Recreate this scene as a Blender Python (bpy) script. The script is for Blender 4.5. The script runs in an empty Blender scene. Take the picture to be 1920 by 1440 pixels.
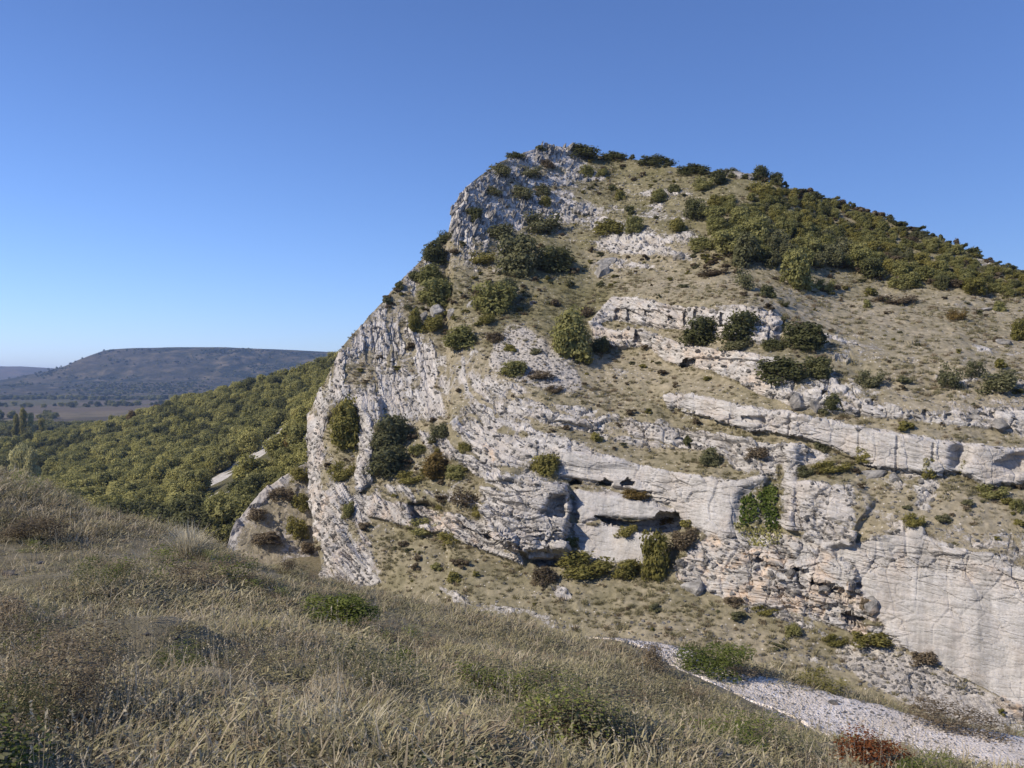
import bpy, math, random
import numpy as np
from mathutils import Vector
from mathutils.bvhtree import BVHTree

scene = bpy.context.scene
R = math.radians
# ------------------------------------------------------------------ camera, sky, sun, exposure
FPX = 1598.0                      # focal length in photograph pixels (1920 wide)
cam_data = bpy.data.cameras.new('camera')
cam_data.sensor_width = 36.0
cam_data.lens = 36.0 * FPX / 1920.0
cam_data.clip_start = 0.05
cam_data.clip_end = 30000.0
cam = bpy.data.objects.new('camera', cam_data)
scene.collection.objects.link(cam)
cam.location = (0, 0, 0)
cam.rotation_euler = (R(90), 0, 0)
scene.camera = cam

SUN = Vector((-0.72, -0.38, 0.59)).normalized()      # towards the sun: from the left, a little behind the viewer
world = bpy.data.worlds.new('World')
scene.world = world
world.use_nodes = True
wn = world.node_tree.nodes
sky = wn.new('ShaderNodeTexSky')
sky.sky_type = 'NISHITA'
sky.sun_disc = False
sky.sun_elevation = math.asin(SUN.z)
sky.sun_rotation = -math.atan2(SUN.x, SUN.y)
sky.altitude = 0.0
sky.air_density = 1.0
sky.dust_density = 0.0
sky.ozone_density = 9.5
bg = wn['Background']
bg.inputs['Strength'].default_value = 0.102
tint = wn.new('ShaderNodeMix')
tint.data_type, tint.blend_type = 'RGBA', 'MULTIPLY'
tint.inputs[0].default_value = 1.0
tint.inputs[7].default_value = (1.0, 0.89, 0.98, 1)          # the camera's white balance, the same over the whole sky
world.node_tree.links.new(sky.outputs['Color'], tint.inputs[6])
world.node_tree.links.new(tint.outputs[2], bg.inputs['Color'])
sun_data = bpy.data.lights.new('sun', 'SUN')
sun_data.energy = 3.75
sun_data.angle = R(0.53)
sun_data.color = (1.0, 0.90, 0.77)
sun = bpy.data.objects.new('sun', sun_data)
scene.collection.objects.link(sun)
sun.rotation_euler = SUN.to_track_quat('Z', 'Y').to_euler()
vs = scene.view_settings
vs.view_transform = 'Standard'
vs.look = 'None'
vs.exposure = 0.62
vs.gamma = 1.0
scene.cycles.max_bounces = 4
scene.cycles.diffuse_bounces = 2
scene.cycles.transparent_max_bounces = 6
scene.cycles.volume_bounces = 0
scene.cycles.caustics_reflective = False
scene.cycles.caustics_refractive = False

# ------------------------------------------------------------------ numeric helpers
def pt(px, py, d):
    """A point on the camera ray through pixel (px, py), at an estimated distance d ahead, in metres."""
    return np.array([(px - 960.0) / FPX * d, d, (720.0 - py) / FPX * d])

def smooth(a, b, x):
    t = np.clip((x - a) / (b - a), 0, 1)
    return t * t * (3 - 2 * t)

def _hash(ix, iy, iz, seed):
    h = (ix.astype(np.int64) * 374761393 + iy.astype(np.int64) * 668265263 + iz.astype(np.int64) * 2147483647 + seed * 974634577) & 0xFFFFFFFF
    h = ((h ^ (h >> 13)) * 1274126177) & 0xFFFFFFFF
    h = ((h ^ (h >> 16)) * 2246822519) & 0xFFFFFFFF
    return ((h ^ (h >> 15)) & 0xFFFFFF) / float(0xFFFFFF)

def vnoise(p, seed=0):
    """Value noise in -1..1 for an (N,3) array."""
    i = np.floor(p).astype(np.int64)
    f = p - i
    f = f * f * f * (f * (f * 6 - 15) + 10)
    out = np.zeros(len(p))
    for dx in (0, 1):
        wx = f[:, 0] if dx else 1 - f[:, 0]
        for dy in (0, 1):
            wy = f[:, 1] if dy else 1 - f[:, 1]
            for dz in (0, 1):
                wz = f[:, 2] if dz else 1 - f[:, 2]
                out += wx * wy * wz * _hash(i[:, 0] + dx, i[:, 1] + dy, i[:, 2] + dz, seed)
    return out * 2 - 1

def fbm(p, oct=4, seed=0, gain=0.5, lac=2.03):
    a, s, out = 1.0, 0.0, np.zeros(len(p))
    for k in range(oct):
        out += a * vnoise(p * (lac ** k) + 17.3 * k, seed + k * 7)
        s += a
        a *= gain
    return out / s

def ridged(p, oct=4, seed=0):
    a, s, out = 1.0, 0.0, np.zeros(len(p))
    for k in range(oct):
        out += a * (1 - np.abs(vnoise(p * (2.07 ** k) + 31.7 * k, seed + k * 11)) * 2)
        s += a
        a *= 0.5
    return out / s

def cells(p, seed=0, facet=1.6):
    """Worley cells: (random value of the nearest cell, gap to the cell border)."""
    i = np.floor(p).astype(np.int64)
    best = np.full(len(p), 9.0)
    second = np.full(len(p), 9.0)
    val = np.zeros(len(p))
    tilt = np.zeros(len(p))
    for dx in (-1, 0, 1):
        for dy in (-1, 0, 1):
            for dz in (-1, 0, 1):
                cx, cy, cz = i[:, 0] + dx, i[:, 1] + dy, i[:, 2] + dz
                q = np.stack([cx + _hash(cx, cy, cz, seed), cy + _hash(cx, cy, cz, seed + 1), cz + _hash(cx, cy, cz, seed + 2)], 1)
                d = np.sqrt(((q - p) ** 2).sum(1))
                v = _hash(cx, cy, cz, seed + 3)
                near = d < best
                second = np.where(near, best, np.minimum(second, d))
                val = np.where(near, v, val)
                e = p - q
                tl = e[:, 0] * (_hash(cx, cy, cz, seed + 4) - 0.5) + e[:, 1] * (_hash(cx, cy, cz, seed + 5) - 0.5) + e[:, 2] * (_hash(cx, cy, cz, seed + 6) - 0.5)
                tilt = np.where(near, tl, tilt)
                best = np.where(near, d, best)
    return val + facet * tilt, second - best

def blur2(a, r):
    """Three box blurs of radius r along both axes."""
    r = int(r)
    if r < 1:
        return a
    for _ in range(3):
        for ax in (0, 1):
            p = np.pad(a, [(r + 1, r) if k == ax else (0, 0) for k in (0, 1)], mode='edge')
            c = np.cumsum(p, axis=ax)
            n = a.shape[ax]
            hi = np.take(c, np.arange(2 * r + 1, 2 * r + 1 + n), axis=ax)
            lo = np.take(c, np.arange(0, n), axis=ax)
            a = (hi - lo) / (2 * r + 1)
    return a

class RBF:
    """Smooth surface through scattered points (linear kernel + plane)."""
    def __init__(self, xy, v):
        xy, v = np.asarray(xy, float), np.asarray(v, float)
        n = len(xy)
        d = np.sqrt(((xy[:, None] - xy[None]) ** 2).sum(2) + 0.6)
        P = np.concatenate([np.ones((n, 1)), xy], 1)
        A = np.zeros((n + 3, n + 3))
        A[:n, :n] = -d - np.eye(n) * 0.02
        A[:n, n:] = P
        A[n:, :n] = P.T
        s = np.linalg.solve(A, np.concatenate([v, np.zeros(3)]))
        self.xy, self.w, self.c = xy, s[:n], s[n:]
    def __call__(self, q):
        out = np.empty(len(q))
        for k in range(0, len(q), 40000):
            b = q[k:k + 40000]
            d = np.sqrt(((b[:, None] - self.xy[None]) ** 2).sum(2) + 0.6)
            out[k:k + 40000] = -d @ self.w + self.c[0] + b @ self.c[1:]
        return out

# ------------------------------------------------------------------ object helpers
def link(o):
    scene.collection.objects.link(o)
    return o

def mesh_np(name, v, faces, mats=(), smooth_shade=True):
    """Mesh from arrays: v (N,3); faces one (M,k) array or a list of them."""
    me = bpy.data.meshes.new(name)
    fl = faces if isinstance(faces, (list, tuple)) else [faces]
    fl = [np.asarray(f, np.int32) for f in fl if len(f)]
    me.vertices.add(len(v))
    me.vertices.foreach_set('co', np.ascontiguousarray(v, np.float32).ravel())
    nl = sum(f.size for f in fl)
    npoly = sum(len(f) for f in fl)
    me.loops.add(nl)
    me.loops.foreach_set('vertex_index', np.concatenate([f.ravel() for f in fl]))
    me.polygons.add(npoly)
    tot = np.concatenate([np.full(len(f), f.shape[1], np.int32) for f in fl])
    me.polygons.foreach_set('loop_start', np.concatenate([[0], np.cumsum(tot)[:-1]]).astype(np.int32))
    me.polygons.foreach_set('loop_total', tot)
    me.polygons.foreach_set('use_smooth', np.full(npoly, smooth_shade))
    for m in mats:
        me.materials.append(m)
    me.update(calc_edges=True)
    return me

def set_attr(me, name, arr):
    arr = np.ascontiguousarray(arr, np.float32)
    if arr.ndim == 2 and arr.shape[1] == 4:
        a = me.attributes.new(name, 'FLOAT_COLOR', 'POINT')
        a.data.foreach_set('color', arr.ravel())
    elif arr.ndim == 2:
        a = me.attributes.new(name, 'FLOAT_VECTOR', 'POINT')
        a.data.foreach_set('vector', arr.ravel())
    else:
        a = me.attributes.new(name, 'FLOAT', 'POINT')
        a.data.foreach_set('value', arr)

def obj(name, me, parent=None, kind=None, label=None, cat=None, group=None):
    o = link(bpy.data.objects.new(name, me))
    if parent is not None:
        o.parent = parent
    for k, v in (('kind', kind), ('label', label), ('category', cat), ('group', group)):
        if v:
            o[k] = v
    return o

def grid_faces(nr, nc):
    a = np.arange(nr * nc).reshape(nr, nc)
    return np.stack([a[:-1, :-1].ravel(), a[:-1, 1:].ravel(), a[1:, 1:].ravel(), a[1:, :-1].ravel()], 1)

class NT:
    """Small wrapper for building node materials."""
    def __init__(self, name):
        self.m = bpy.data.materials.new(name)
        self.m.use_nodes = True
        self.t = self.m.node_tree
        self.b = self.t.nodes['Principled BSDF']
        self.b.inputs['Roughness'].default_value = 0.9
        self.b.inputs['Specular IOR Level'].default_value = 0.15
        self.out = self.t.nodes['Material Output']
    def n(self, typ, **kw):
        nd = self.t.nodes.new(typ)
        for k, v in kw.items():
            setattr(nd, k, v)
        return nd
    def l(self, a, b):
        self.t.links.new(a, b)
    def coord(self, scale=(1, 1, 1), kind='Object'):
        c = self.n('ShaderNodeTexCoord')
        mp = self.n('ShaderNodeMapping')
        mp.inputs['Scale'].default_value = scale
        self.l(c.outputs[kind], mp.inputs['Vector'])
        return mp.outputs[0]
    def noise(self, vec, scale, detail=4, rough=0.6, dist=0.0):
        nd = self.n('ShaderNodeTexNoise')
        nd.inputs['Scale'].default_value = scale
        nd.inputs['Detail'].default_value = detail
        nd.inputs['Roughness'].default_value = rough
        nd.inputs['Distortion'].default_value = dist
        if vec is not None:
            self.l(vec, nd.inputs['Vector'])
        return nd.outputs['Fac']
    def ramp(self, fac, stops, interp='LINEAR'):
        nd = self.n('ShaderNodeValToRGB')
        cr = nd.color_ramp
        cr.interpolation = interp
        while len(cr.elements) < len(stops):
            cr.elements.new(0.5)
        for e, (p, c) in zip(cr.elements, stops):
            e.position = p
            e.color = (c, c, c, 1) if isinstance(c, (int, float)) else (*c, 1)
        self.l(fac, nd.inputs['Fac'])
        return nd.outputs['Color']
    def mix(self, fac, a, b, typ='MIX'):
        nd = self.n('ShaderNodeMix', data_type='RGBA', blend_type=typ)
        for s, v in ((nd.inputs[0], fac), (nd.inputs[6], a), (nd.inputs[7], b)):
            if isinstance(v, (int, float)):
                s.default_value = v
            elif isinstance(v, tuple):
                s.default_value = (*v, 1)
            else:
                self.l(v, s)
        return nd.outputs[2]
    def math(self, op, a, b=0.5, clamp=False):
        nd = self.n('ShaderNodeMath', operation=op, use_clamp=clamp)
        for s, v in ((nd.inputs[0], a), (nd.inputs[1], b)):
            if isinstance(v, (int, float)):
                s.default_value = v
            else:
                self.l(v, s)
        return nd.outputs[0]
    def attr(self, name):
        nd = self.n('ShaderNodeAttribute', attribute_name=name)
        sep = self.n('ShaderNodeSeparateColor')
        self.l(nd.outputs['Color'], sep.inputs[0])
        return sep.outputs[0], sep.outputs[1], sep.outputs[2], nd.outputs['Alpha']
    def bump(self, h, strength=0.5, dist=0.1):
        nd = self.n('ShaderNodeBump')
        nd.inputs['Strength'].default_value = strength
        nd.inputs['Distance'].default_value = dist
        self.l(h, nd.inputs['Height'])
        self.l(nd.outputs[0], self.b.inputs['Normal'])
        return nd
    def base(self, c):
        self.l(c, self.b.inputs['Base Color'])
        return self.m

# ------------------------------------------------------------------ materials of the ground
def mat_hill():
    """Limestone, dry turf and scree, told apart by the surface's own masks (rock, scree, green, ochre)."""
    t = NT('limestone_and_turf')
    v = t.coord()
    rock, scree, green, ochre = t.attr('mask')
    n1 = t.noise(v, 1.7, 6, 0.65)
    n2 = t.noise(v, 0.22, 4, 0.6)
    n3 = t.noise(v, 7.0, 4, 0.7)
    vz = t.coord((1.0, 1.0, 0.16))
    streak = t.noise(vz, 1.1, 5, 0.7)
    lime = t.ramp(n1, [(0.25, (0.245, 0.228, 0.206)), (0.42, (0.385, 0.362, 0.332)), (0.6, (0.49, 0.464, 0.43)), (0.8, (0.59, 0.563, 0.528))])
    grey = t.ramp(streak, [(0.3, (0.20, 0.197, 0.194)), (0.48, (0.37, 0.362, 0.354)), (0.7, (0.52, 0.509, 0.497))])
    sma = t.n('ShaderNodeAttribute', attribute_name='smoothness')
    rk = t.mix(t.math('ADD', t.math('MULTIPLY', sma.outputs['Fac'], 0.4), 0.45), lime, grey)
    lich = t.ramp(n3, [(0.42, 0.0), (0.62, 1.0)])
    rk = t.mix(t.math('MULTIPLY', lich, 0.26), rk, (0.19, 0.182, 0.17))
    och = t.math('MULTIPLY', t.ramp(t.noise(v, 0.6, 5, 0.65), [(0.45, 0.0), (0.68, 1.0)]), t.math('ADD', ochre, 0.12), True)
    rk = t.mix(och, rk, (0.56, 0.40, 0.26))
    straw = t.ramp(n1, [(0.28, (0.155, 0.135, 0.092)), (0.5, (0.265, 0.231, 0.166)), (0.72, (0.39, 0.338, 0.252))])
    lush = t.ramp(n1, [(0.3, (0.075, 0.071, 0.032)), (0.55, (0.142, 0.13, 0.064)), (0.75, (0.22, 0.194, 0.11))])
    gm = t.math('MULTIPLY', t.math('ADD', green, t.math('MULTIPLY', t.math('SUBTRACT', n2, 0.5), 1.2)), 1.0, True)
    gr = t.mix(gm, straw, lush)
    gr = t.mix(t.math('MULTIPLY', t.ramp(n3, [(0.55, 0.0), (0.72, 1.0)]), 0.45), gr, (0.12, 0.104, 0.06))
    sc = t.ramp(t.noise(v, 6.0, 3, 0.75), [(0.3, (0.19, 0.172, 0.148)), (0.5, (0.36, 0.332, 0.295)), (0.7, (0.52, 0.485, 0.44))])
    peb = t.n('ShaderNodeTexVoronoi', feature='F1')
    peb.inputs['Scale'].default_value = 3.4
    t.l(v, peb.inputs['Vector'])
    pm = t.ramp(peb.outputs['Distance'], [(0.16, 1.0), (0.24, 0.0)])
    sep = t.n('ShaderNodeSeparateColor')
    t.l(peb.outputs['Color'], sep.inputs[0])
    pm = t.math('MULTIPLY', pm, t.math('GREATER_THAN', t.math('ADD', sep.outputs[0], t.math('MULTIPLY', rock, 0.9)), 0.86))
    gr = t.mix(pm, gr, (0.47, 0.44, 0.40))
    scm = t.ramp(t.math('ADD', scree, t.math('MULTIPLY', t.math('SUBTRACT', n3, 0.5), 0.9)), [(0.38, 0.0), (0.58, 1.0)])
    gs = t.mix(scm, gr, sc)
    at = t.n('ShaderNodeAttribute', attribute_name='bedco')
    bm = t.n('ShaderNodeMapping')
    bm.inputs['Scale'].default_value = (3.2, 0.45, 0.4)
    t.l(at.outputs['Vector'], bm.inputs['Vector'])
    beds = t.noise(bm.outputs[0], 1.0, 6, 0.65, 0.4)
    cm = t.n('ShaderNodeMapping')
    cm.inputs['Scale'].default_value = (1.25, 0.5, 0.4)
    t.l(at.outputs['Vector'], cm.inputs['Vector'])
    crack = t.n('ShaderNodeTexVoronoi', feature='DISTANCE_TO_EDGE')
    crack.inputs['Scale'].default_value = 1.0
    t.l(cm.outputs[0], crack.inputs['Vector'])
    rk = t.mix(t.math('SUBTRACT', 1.0, t.math('MULTIPLY', sma.outputs['Fac'], 0.75)), rk, t.ramp(beds, [(0.34, (0.82, 0.81, 0.80)), (0.5, (1.08, 1.07, 1.06)), (0.68, (1.22, 1.22, 1.22))]), 'MULTIPLY')
    edge = t.math('ADD', rock, t.math('ADD', t.math('MULTIPLY', t.math('SUBTRACT', n1, 0.5), 0.75), t.math('MULTIPLY', t.math('SUBTRACT', n3, 0.5), 0.5)))
    rm = t.ramp(edge, [(0.42, 0.0), (0.54, 1.0)])
    col = t.mix(rm, gs, rk)
    rgh = t.math('MULTIPLY', rm, t.math('SUBTRACT', 1.0, t.math('MULTIPLY', sma.outputs['Fac'], 1.0)))
    h = t.math('ADD', t.math('MULTIPLY', t.noise(v, 4.0, 7, 0.75), 0.8), t.math('MULTIPLY', peb.outputs['Distance'], 0.2))
    h = t.math('ADD', h, t.math('MULTIPLY', t.ramp(beds, [(0.40, 0.0), (0.5, 0.55), (0.52, 0.7), (0.66, 1.0)]), t.math('MULTIPLY', rgh, 0.55)))
    h = t.math('ADD', h, t.math('MULTIPLY', t.ramp(crack.outputs['Distance'], [(0.0, 0.0), (0.05, 1.0)]), t.math('MULTIPLY', rgh, 0.35)))
    t.bump(h, 0.8, 0.11)
    t.b.inputs['Specular IOR Level'].default_value = 0.08
    return t.base(col)

def mat_rock(name, warm=0.1, dark=1.0):
    t = NT(name)
    v = t.coord(kind='Object')
    oi = t.n('ShaderNodeObjectInfo')
    n1 = t.noise(v, 2.3, 6, 0.65)
    lime = t.ramp(n1, [(0.3, (0.13 * dark, 0.125 * dark, 0.115 * dark)), (0.5, (0.29 * dark, 0.278 * dark, 0.262 * dark)), (0.7, (0.47 * dark, 0.455 * dark, 0.43 * dark))])
    och = t.ramp(t.noise(v, 0.9, 4, 0.6), [(0.5, 0.0), (0.7, 1.0)])
    c = t.mix(t.math('MULTIPLY', och, warm), lime, (0.54, 0.39, 0.26))
    br = t.math('ADD', t.math('MULTIPLY', oi.outputs['Random'], 0.4), 0.7)
    c = t.mix(1.0, c, br, 'MULTIPLY')
    t.bump(t.noise(v, 5.0, 6, 0.75), 1.0, 0.3)
    return t.base(c)

def mat_turf():
    """Soil and thatch under the near grass."""
    t = NT('dry_turf')
    v = t.coord()
    n1 = t.noise(v, 2.2, 6, 0.7)
    n2 = t.noise(v, 14.0, 5, 0.7)
    c = t.ramp(n1, [(0.3, (0.10, 0.088, 0.05)), (0.5, (0.18, 0.156, 0.098)), (0.7, (0.27, 0.23, 0.155))])
    c = t.mix(t.ramp(n2, [(0.5, 0.0), (0.75, 0.6)]), c, (0.17, 0.145, 0.095))
    bare, _, _, _ = t.attr('mask')
    st = t.ramp(n2, [(0.3, (0.23, 0.205, 0.175)), (0.6, (0.47, 0.44, 0.4))])
    c = t.mix(t.ramp(t.math('ADD', bare, t.math('MULTIPLY', t.math('SUBTRACT', n1, 0.5), 0.8)), [(0.45, 0.0), (0.6, 1.0)]), c, st)
    t.bump(n2, 0.9, 0.05)
    return t.base(c)

def mat_gravel():
    t = NT('white_gravel')
    v = t.coord()
    vo = t.n('ShaderNodeTexVoronoi')
    vo.inputs['Scale'].default_value = 22.0
    t.l(v, vo.inputs['Vector'])
    sep = t.n('ShaderNodeSeparateColor')
    t.l(vo.outputs['Color'], sep.inputs[0])
    c = t.ramp(sep.outputs[0], [(0.0, (0.55, 0.48, 0.40)), (0.5, (0.74, 0.655, 0.56)), (1.0, (0.85, 0.77, 0.67))])
    c = t.mix(t.ramp(t.noise(v, 1.1, 4, 0.6), [(0.42, 0.0), (0.72, 0.6)]), c, (0.48, 0.40, 0.29))
    t.bump(vo.outputs['Distance'], 0.8, 0.04)
    return t.base(c)

def mat_far(name, stops, scale, scale2, tint, seam=0.5):
    t = NT(name)
    v = t.coord()
    n1 = t.noise(v, scale, 6, 0.65)
    n2 = t.noise(v, scale2, 4, 0.6)
    c = t.ramp(n1, stops)
    c = t.mix(t.ramp(n2, [(0.45, 0.0), (0.62, seam)]), c, tint)
    t.bump(n1, 0.6, 0.4 / scale)
    return t.base(c)

# ================================================================== THE ROCKY HILL
# The face is laid out along camera rays: every entry is a pixel outline with the steepness (tan), the share of bare rock,
# scree, greenness, ochre staining, smoothness of the rock and how far the piece stands proud of the face (metres).
PS = 2                                           # outline raster step, in photograph pixels
FW, FH = 1101, 761
FIELD = {k: np.full((FH, FW), d) for k, d in dict(tan=0.55, rock=0.14, scree=0.0, green=0.35, ochre=0.0, sm=0.0).items()}
PROUD = np.zeros((FH, FW))

def poly_mask(poly):
    P = np.array(poly, float) / PS
    x0, y0 = np.maximum(np.floor(P.min(0)).astype(int), 0)
    x1, y1 = np.minimum(np.ceil(P.max(0)).astype(int) + 1, [FW, FH])
    gx, gy = np.meshgrid(np.arange(x0, x1), np.arange(y0, y1))
    m = np.zeros(gx.shape, bool)
    n = len(P)
    for i in range(n):
        ax, ay = P[i]
        bx, by = P[(i + 1) % n]
        if ay == by:
            continue
        c = ((ay > gy) != (by > gy)) & (gx < (bx - ax) * (gy - ay) / (by - ay) + ax)
        m ^= c
    full = np.zeros((FH, FW))
    full[y0:y1, x0:x1] = m
    return full

def zone(poly, soft=4, proud=0.0, **kw):
    m = blur2(poly_mask(poly), max(0, soft // PS))
    for k, v in kw.items():
        FIELD[k] = FIELD[k] * (1 - m) + v * m
    if proud:
        PROUD[:] += m * proud

def band(top, bottom, soft=3, **kw):
    zone(list(top) + list(reversed(bottom)), soft=soft, **kw)

# --- broad zones
zone([(800, 240), (2200, 240), (2200, 600), (1350, 440), (1100, 430), (960, 440)], 20, tan=0.72, rock=0.34, green=0.85)
zone([(880, 320), (1000, 290), (1120, 300), (1230, 360), (1280, 460), (1200, 520), (1120, 470), (960, 440), (880, 520), (820, 520), (850, 450)], 14, rock=0.5, green=0.6)
zone([(1060, 262), (1500, 340), (1560, 380), (1400, 400), (1340, 470), (1150, 420), (1080, 340)], 10, tan=0.72, rock=0.31, green=0.75)
zone([(1340, 360), (1480, 345), (1600, 390), (1750, 440), (1920, 500), (2200, 580), (2200, 600), (1920, 550), (1600, 545), (1460, 510), (1350, 490), (1300, 420)], 12, tan=0.7, rock=0.06, green=0.5)
zone([(838, 450), (845, 375), (900, 322), (985, 275), (1060, 262), (1095, 300), (1060, 340), (1075, 400), (1010, 430), (930, 455), (850, 465)], 8, tan=1.25, rock=0.56, green=0.2)
zone([(840, 440), (852, 370), (900, 328), (935, 330), (960, 350), (1030, 375), (1050, 400), (980, 412), (905, 440), (860, 450)], 5, tan=1.9, rock=0.85)
zone([(900, 330), (960, 300), (1010, 305), (1000, 345), (930, 350)], 5, rock=0.75, tan=1.5)
zone([(985, 282), (1060, 268), (1060, 285), (990, 297)], 3, rock=0.8, tan=1.6)
zone([(630, 660), (700, 580), (800, 480), (850, 450), (930, 455), (890, 520), (860, 600), (800, 640), (720, 650)], 8, tan=1.0, rock=0.5, green=0.2)
zone([(780, 505), (860, 500), (990, 560), (960, 620), (860, 660), (770, 630), (770, 560)], 8, tan=0.7, rock=0.2, green=0.55)
zone([(960, 440), (1120, 435), (1150, 520), (1140, 575), (1100, 620), (1030, 640), (930, 610), (880, 560), (940, 520)], 8, tan=0.52, rock=0.06, green=0.8)
zone([(1090, 470), (1180, 450), (1260, 470), (1290, 500), (1200, 520), (1120, 530)], 8, rock=0.5, tan=0.75, green=0.2)
zone([(1200, 440), (1300, 450), (1350, 500), (1250, 490)], 8, rock=0.34, tan=0.65, green=0.15)
zone([(1130, 530), (1350, 500), (1600, 545), (1920, 552), (2200, 590), (2200, 760), (1900, 700), (1560, 680), (1450, 600), (1290, 570), (1170, 550)], 10, tan=0.36, rock=0.06, green=0.18)
zone([(1480, 600), (1600, 590), (1700, 650), (1560, 660)], 10, rock=0.2)
zone([(1540, 625), (1640, 632), (1760, 640), (1760, 652), (1640, 655), (1540, 642)], 3, rock=0.55)
zone([(1790, 560), (1860, 575), (1930, 580), (1930, 592), (1850, 590), (1780, 572)], 3, rock=0.55)
zone([(1820, 640), (1890, 635), (1930, 645), (1930, 670), (1850, 668), (1815, 655)], 3, rock=0.5)
zone([(1530, 655), (1680, 665), (1760, 672), (1750, 690), (1600, 685), (1540, 675)], 4, rock=0.5, tan=0.7)
zone([(1555, 695), (1640, 715), (1760, 680), (1920, 690), (2200, 740), (2200, 830), (1920, 800), (1740, 790), (1620, 775), (1480, 750)], 10, rock=0.42, tan=0.55, green=0.1)
zone([(650, 640), (760, 590), (800, 640), (900, 655), (950, 700), (1010, 745), (960, 760), (870, 745), (850, 800), (800, 800), (700, 790), (690, 690)], 8, tan=1.5, rock=0.66, green=0.15)
zone([(575, 760), (640, 650), (700, 660), (700, 790), (660, 770), (610, 790)], 6, tan=2.2, rock=0.78)
zone([(640, 700), (690, 640), (720, 640), (720, 690), (690, 730), (660, 740)], 6, rock=0.36, tan=1.2, green=0.05)
zone([(800, 640), (900, 640), (930, 690), (880, 700)], 6, rock=0.4, tan=1.0)
zone([(955, 608), (990, 615), (1030, 650), (1075, 680), (1095, 725), (1070, 735), (980, 718), (915, 690), (925, 650)], 7, scree=1.0, rock=0.15, tan=0.62, green=0.0)
zone([(1080, 690), (1130, 650), (1240, 650), (1300, 690), (1400, 730), (1330, 740), (1240, 740), (1200, 770), (1100, 730)], 6, tan=0.5, rock=0.07, green=0.2)
# --- left: ribs, alcove and ledges of the fold
zone([(570, 780), (610, 780), (625, 830), (620, 900), (640, 930), (600, 1010), (570, 1000)], 4, tan=4.0, rock=0.95, ochre=0.25)
zone([(610, 790), (650, 755), (686, 790), (684, 850), (650, 900), (620, 890), (600, 840)], 5, tan=0.9, rock=0.2, green=0.5, proud=-1.3)
zone([(600, 860), (680, 860), (690, 910), (640, 930), (600, 920)], 5, tan=1.0, rock=0.4, green=0.2)
zone([(676, 750), (712, 745), (716, 790), (700, 850), (700, 900), (672, 925), (668, 870), (676, 820)], 3, tan=3.5, rock=1.0, proud=0.9)
zone([(700, 790), (800, 795), (870, 865), (905, 910), (900, 960), (830, 950), (720, 910), (695, 870)], 5, tan=0.75, rock=0.28, green=0.45)
zone([(840, 740), (870, 725), (880, 760), (850, 805), (820, 800)], 4, rock=0.3, tan=0.9)
band([(785, 808), (830, 815), (880, 845), (930, 868), (1000, 872)], [(800, 835), (850, 868), (890, 895), (930, 905), (980, 890)], 3, tan=3.0, rock=0.95, proud=0.5)
zone([(868, 728), (905, 745), (1000, 750), (1100, 765), (1200, 785), (1290, 800), (1440, 838), (1420, 860), (1300, 850), (1200, 848), (1090, 815), (1000, 800), (920, 788), (850, 800)], 4, tan=1.15, rock=0.64, green=0.1)
zone([(845, 795), (920, 785), (1000, 806), (1090, 832), (1180, 868), (1120, 878), (1010, 866), (935, 875), (885, 840)], 4, tan=1.7, rock=0.95, proud=0.4)
band([(880, 760), (960, 768), (1040, 772), (1130, 800)], [(880, 772), (960, 780), (1040, 790), (1130, 812)], 2, rock=1.0, tan=3, proud=0.25)
zone([(930, 800), (1050, 815), (1050, 822), (930, 812)], 2, rock=0.5)
zone([(905, 830), (925, 835), (930, 870), (915, 860)], 2, rock=0.6, ochre=1.0)
zone([(990, 802), (1080, 812), (1190, 848), (1330, 848), (1430, 868), (1445, 892), (1380, 905), (1280, 888), (1180, 866), (1100, 838)], 4, tan=0.5, rock=0.12, green=0.45)
zone([(925, 872), (1010, 868), (1060, 880), (1070, 905), (1000, 890), (940, 895)], 3, tan=0.7, rock=0.3, green=0.4)
# --- the undercut block and the slabs beside it
zone([(905, 892), (950, 888), (1010, 895), (1062, 912), (1068, 960), (1060, 1000), (1068, 1048), (1000, 1046), (925, 1012), (900, 960)], 2, tan=6.0, rock=1.0, proud=1.9)
zone([(1012, 962), (1035, 930), (1058, 925), (1064, 968), (1020, 972)], 2, proud=-1.6)
zone([(1000, 1005), (1062, 1005), (1066, 1018), (1010, 1022)], 2, proud=-0.7)
zone([(985, 1032), (1064, 1030), (1100, 1050), (1090, 1062), (1010, 1060)], 2, proud=-1.5, rock=0.9)
band([(690, 925), (760, 945), (840, 960), (905, 975), (960, 1000)], [(690, 965), (760, 990), (830, 1000), (900, 1030), (985, 1062)], 3, tan=4.5, rock=0.97, proud=0.7, ochre=0.35)
band([(870, 985), (920, 1005), (980, 1025)], [(870, 990), (920, 1012), (980, 1032)], 1, proud=-0.7)
zone([(765, 945), (800, 940), (835, 955), (832, 980), (775, 985)], 2, proud=-1.5)
band([(700, 905), (790, 915), (850, 930), (900, 930)], [(700, 930), (790, 942), (850, 945), (900, 950)], 3, rock=0.6, tan=1.2)
zone([(590, 950), (680, 925), (695, 960), (690, 1000), (745, 1062), (700, 1115), (600, 1115), (600, 1000)], 4, tan=3.0, rock=0.95, ochre=0.15)
zone([(640, 940), (668, 950), (668, 980), (640, 970)], 3, rock=0.2, tan=1.0)
zone([(650, 975), (700, 975), (770, 992), (760, 1010), (690, 1025), (660, 1005)], 5, rock=0.42, tan=0.9)
zone([(1045, 838), (1110, 852), (1185, 868), (1280, 888), (1370, 903), (1440, 890), (1420, 990), (1350, 1012), (1280, 975), (1265, 950), (1200, 922), (1130, 908), (1050, 893)], 3, tan=3.5, rock=1.0, sm=0.52, proud=0.3)
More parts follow.
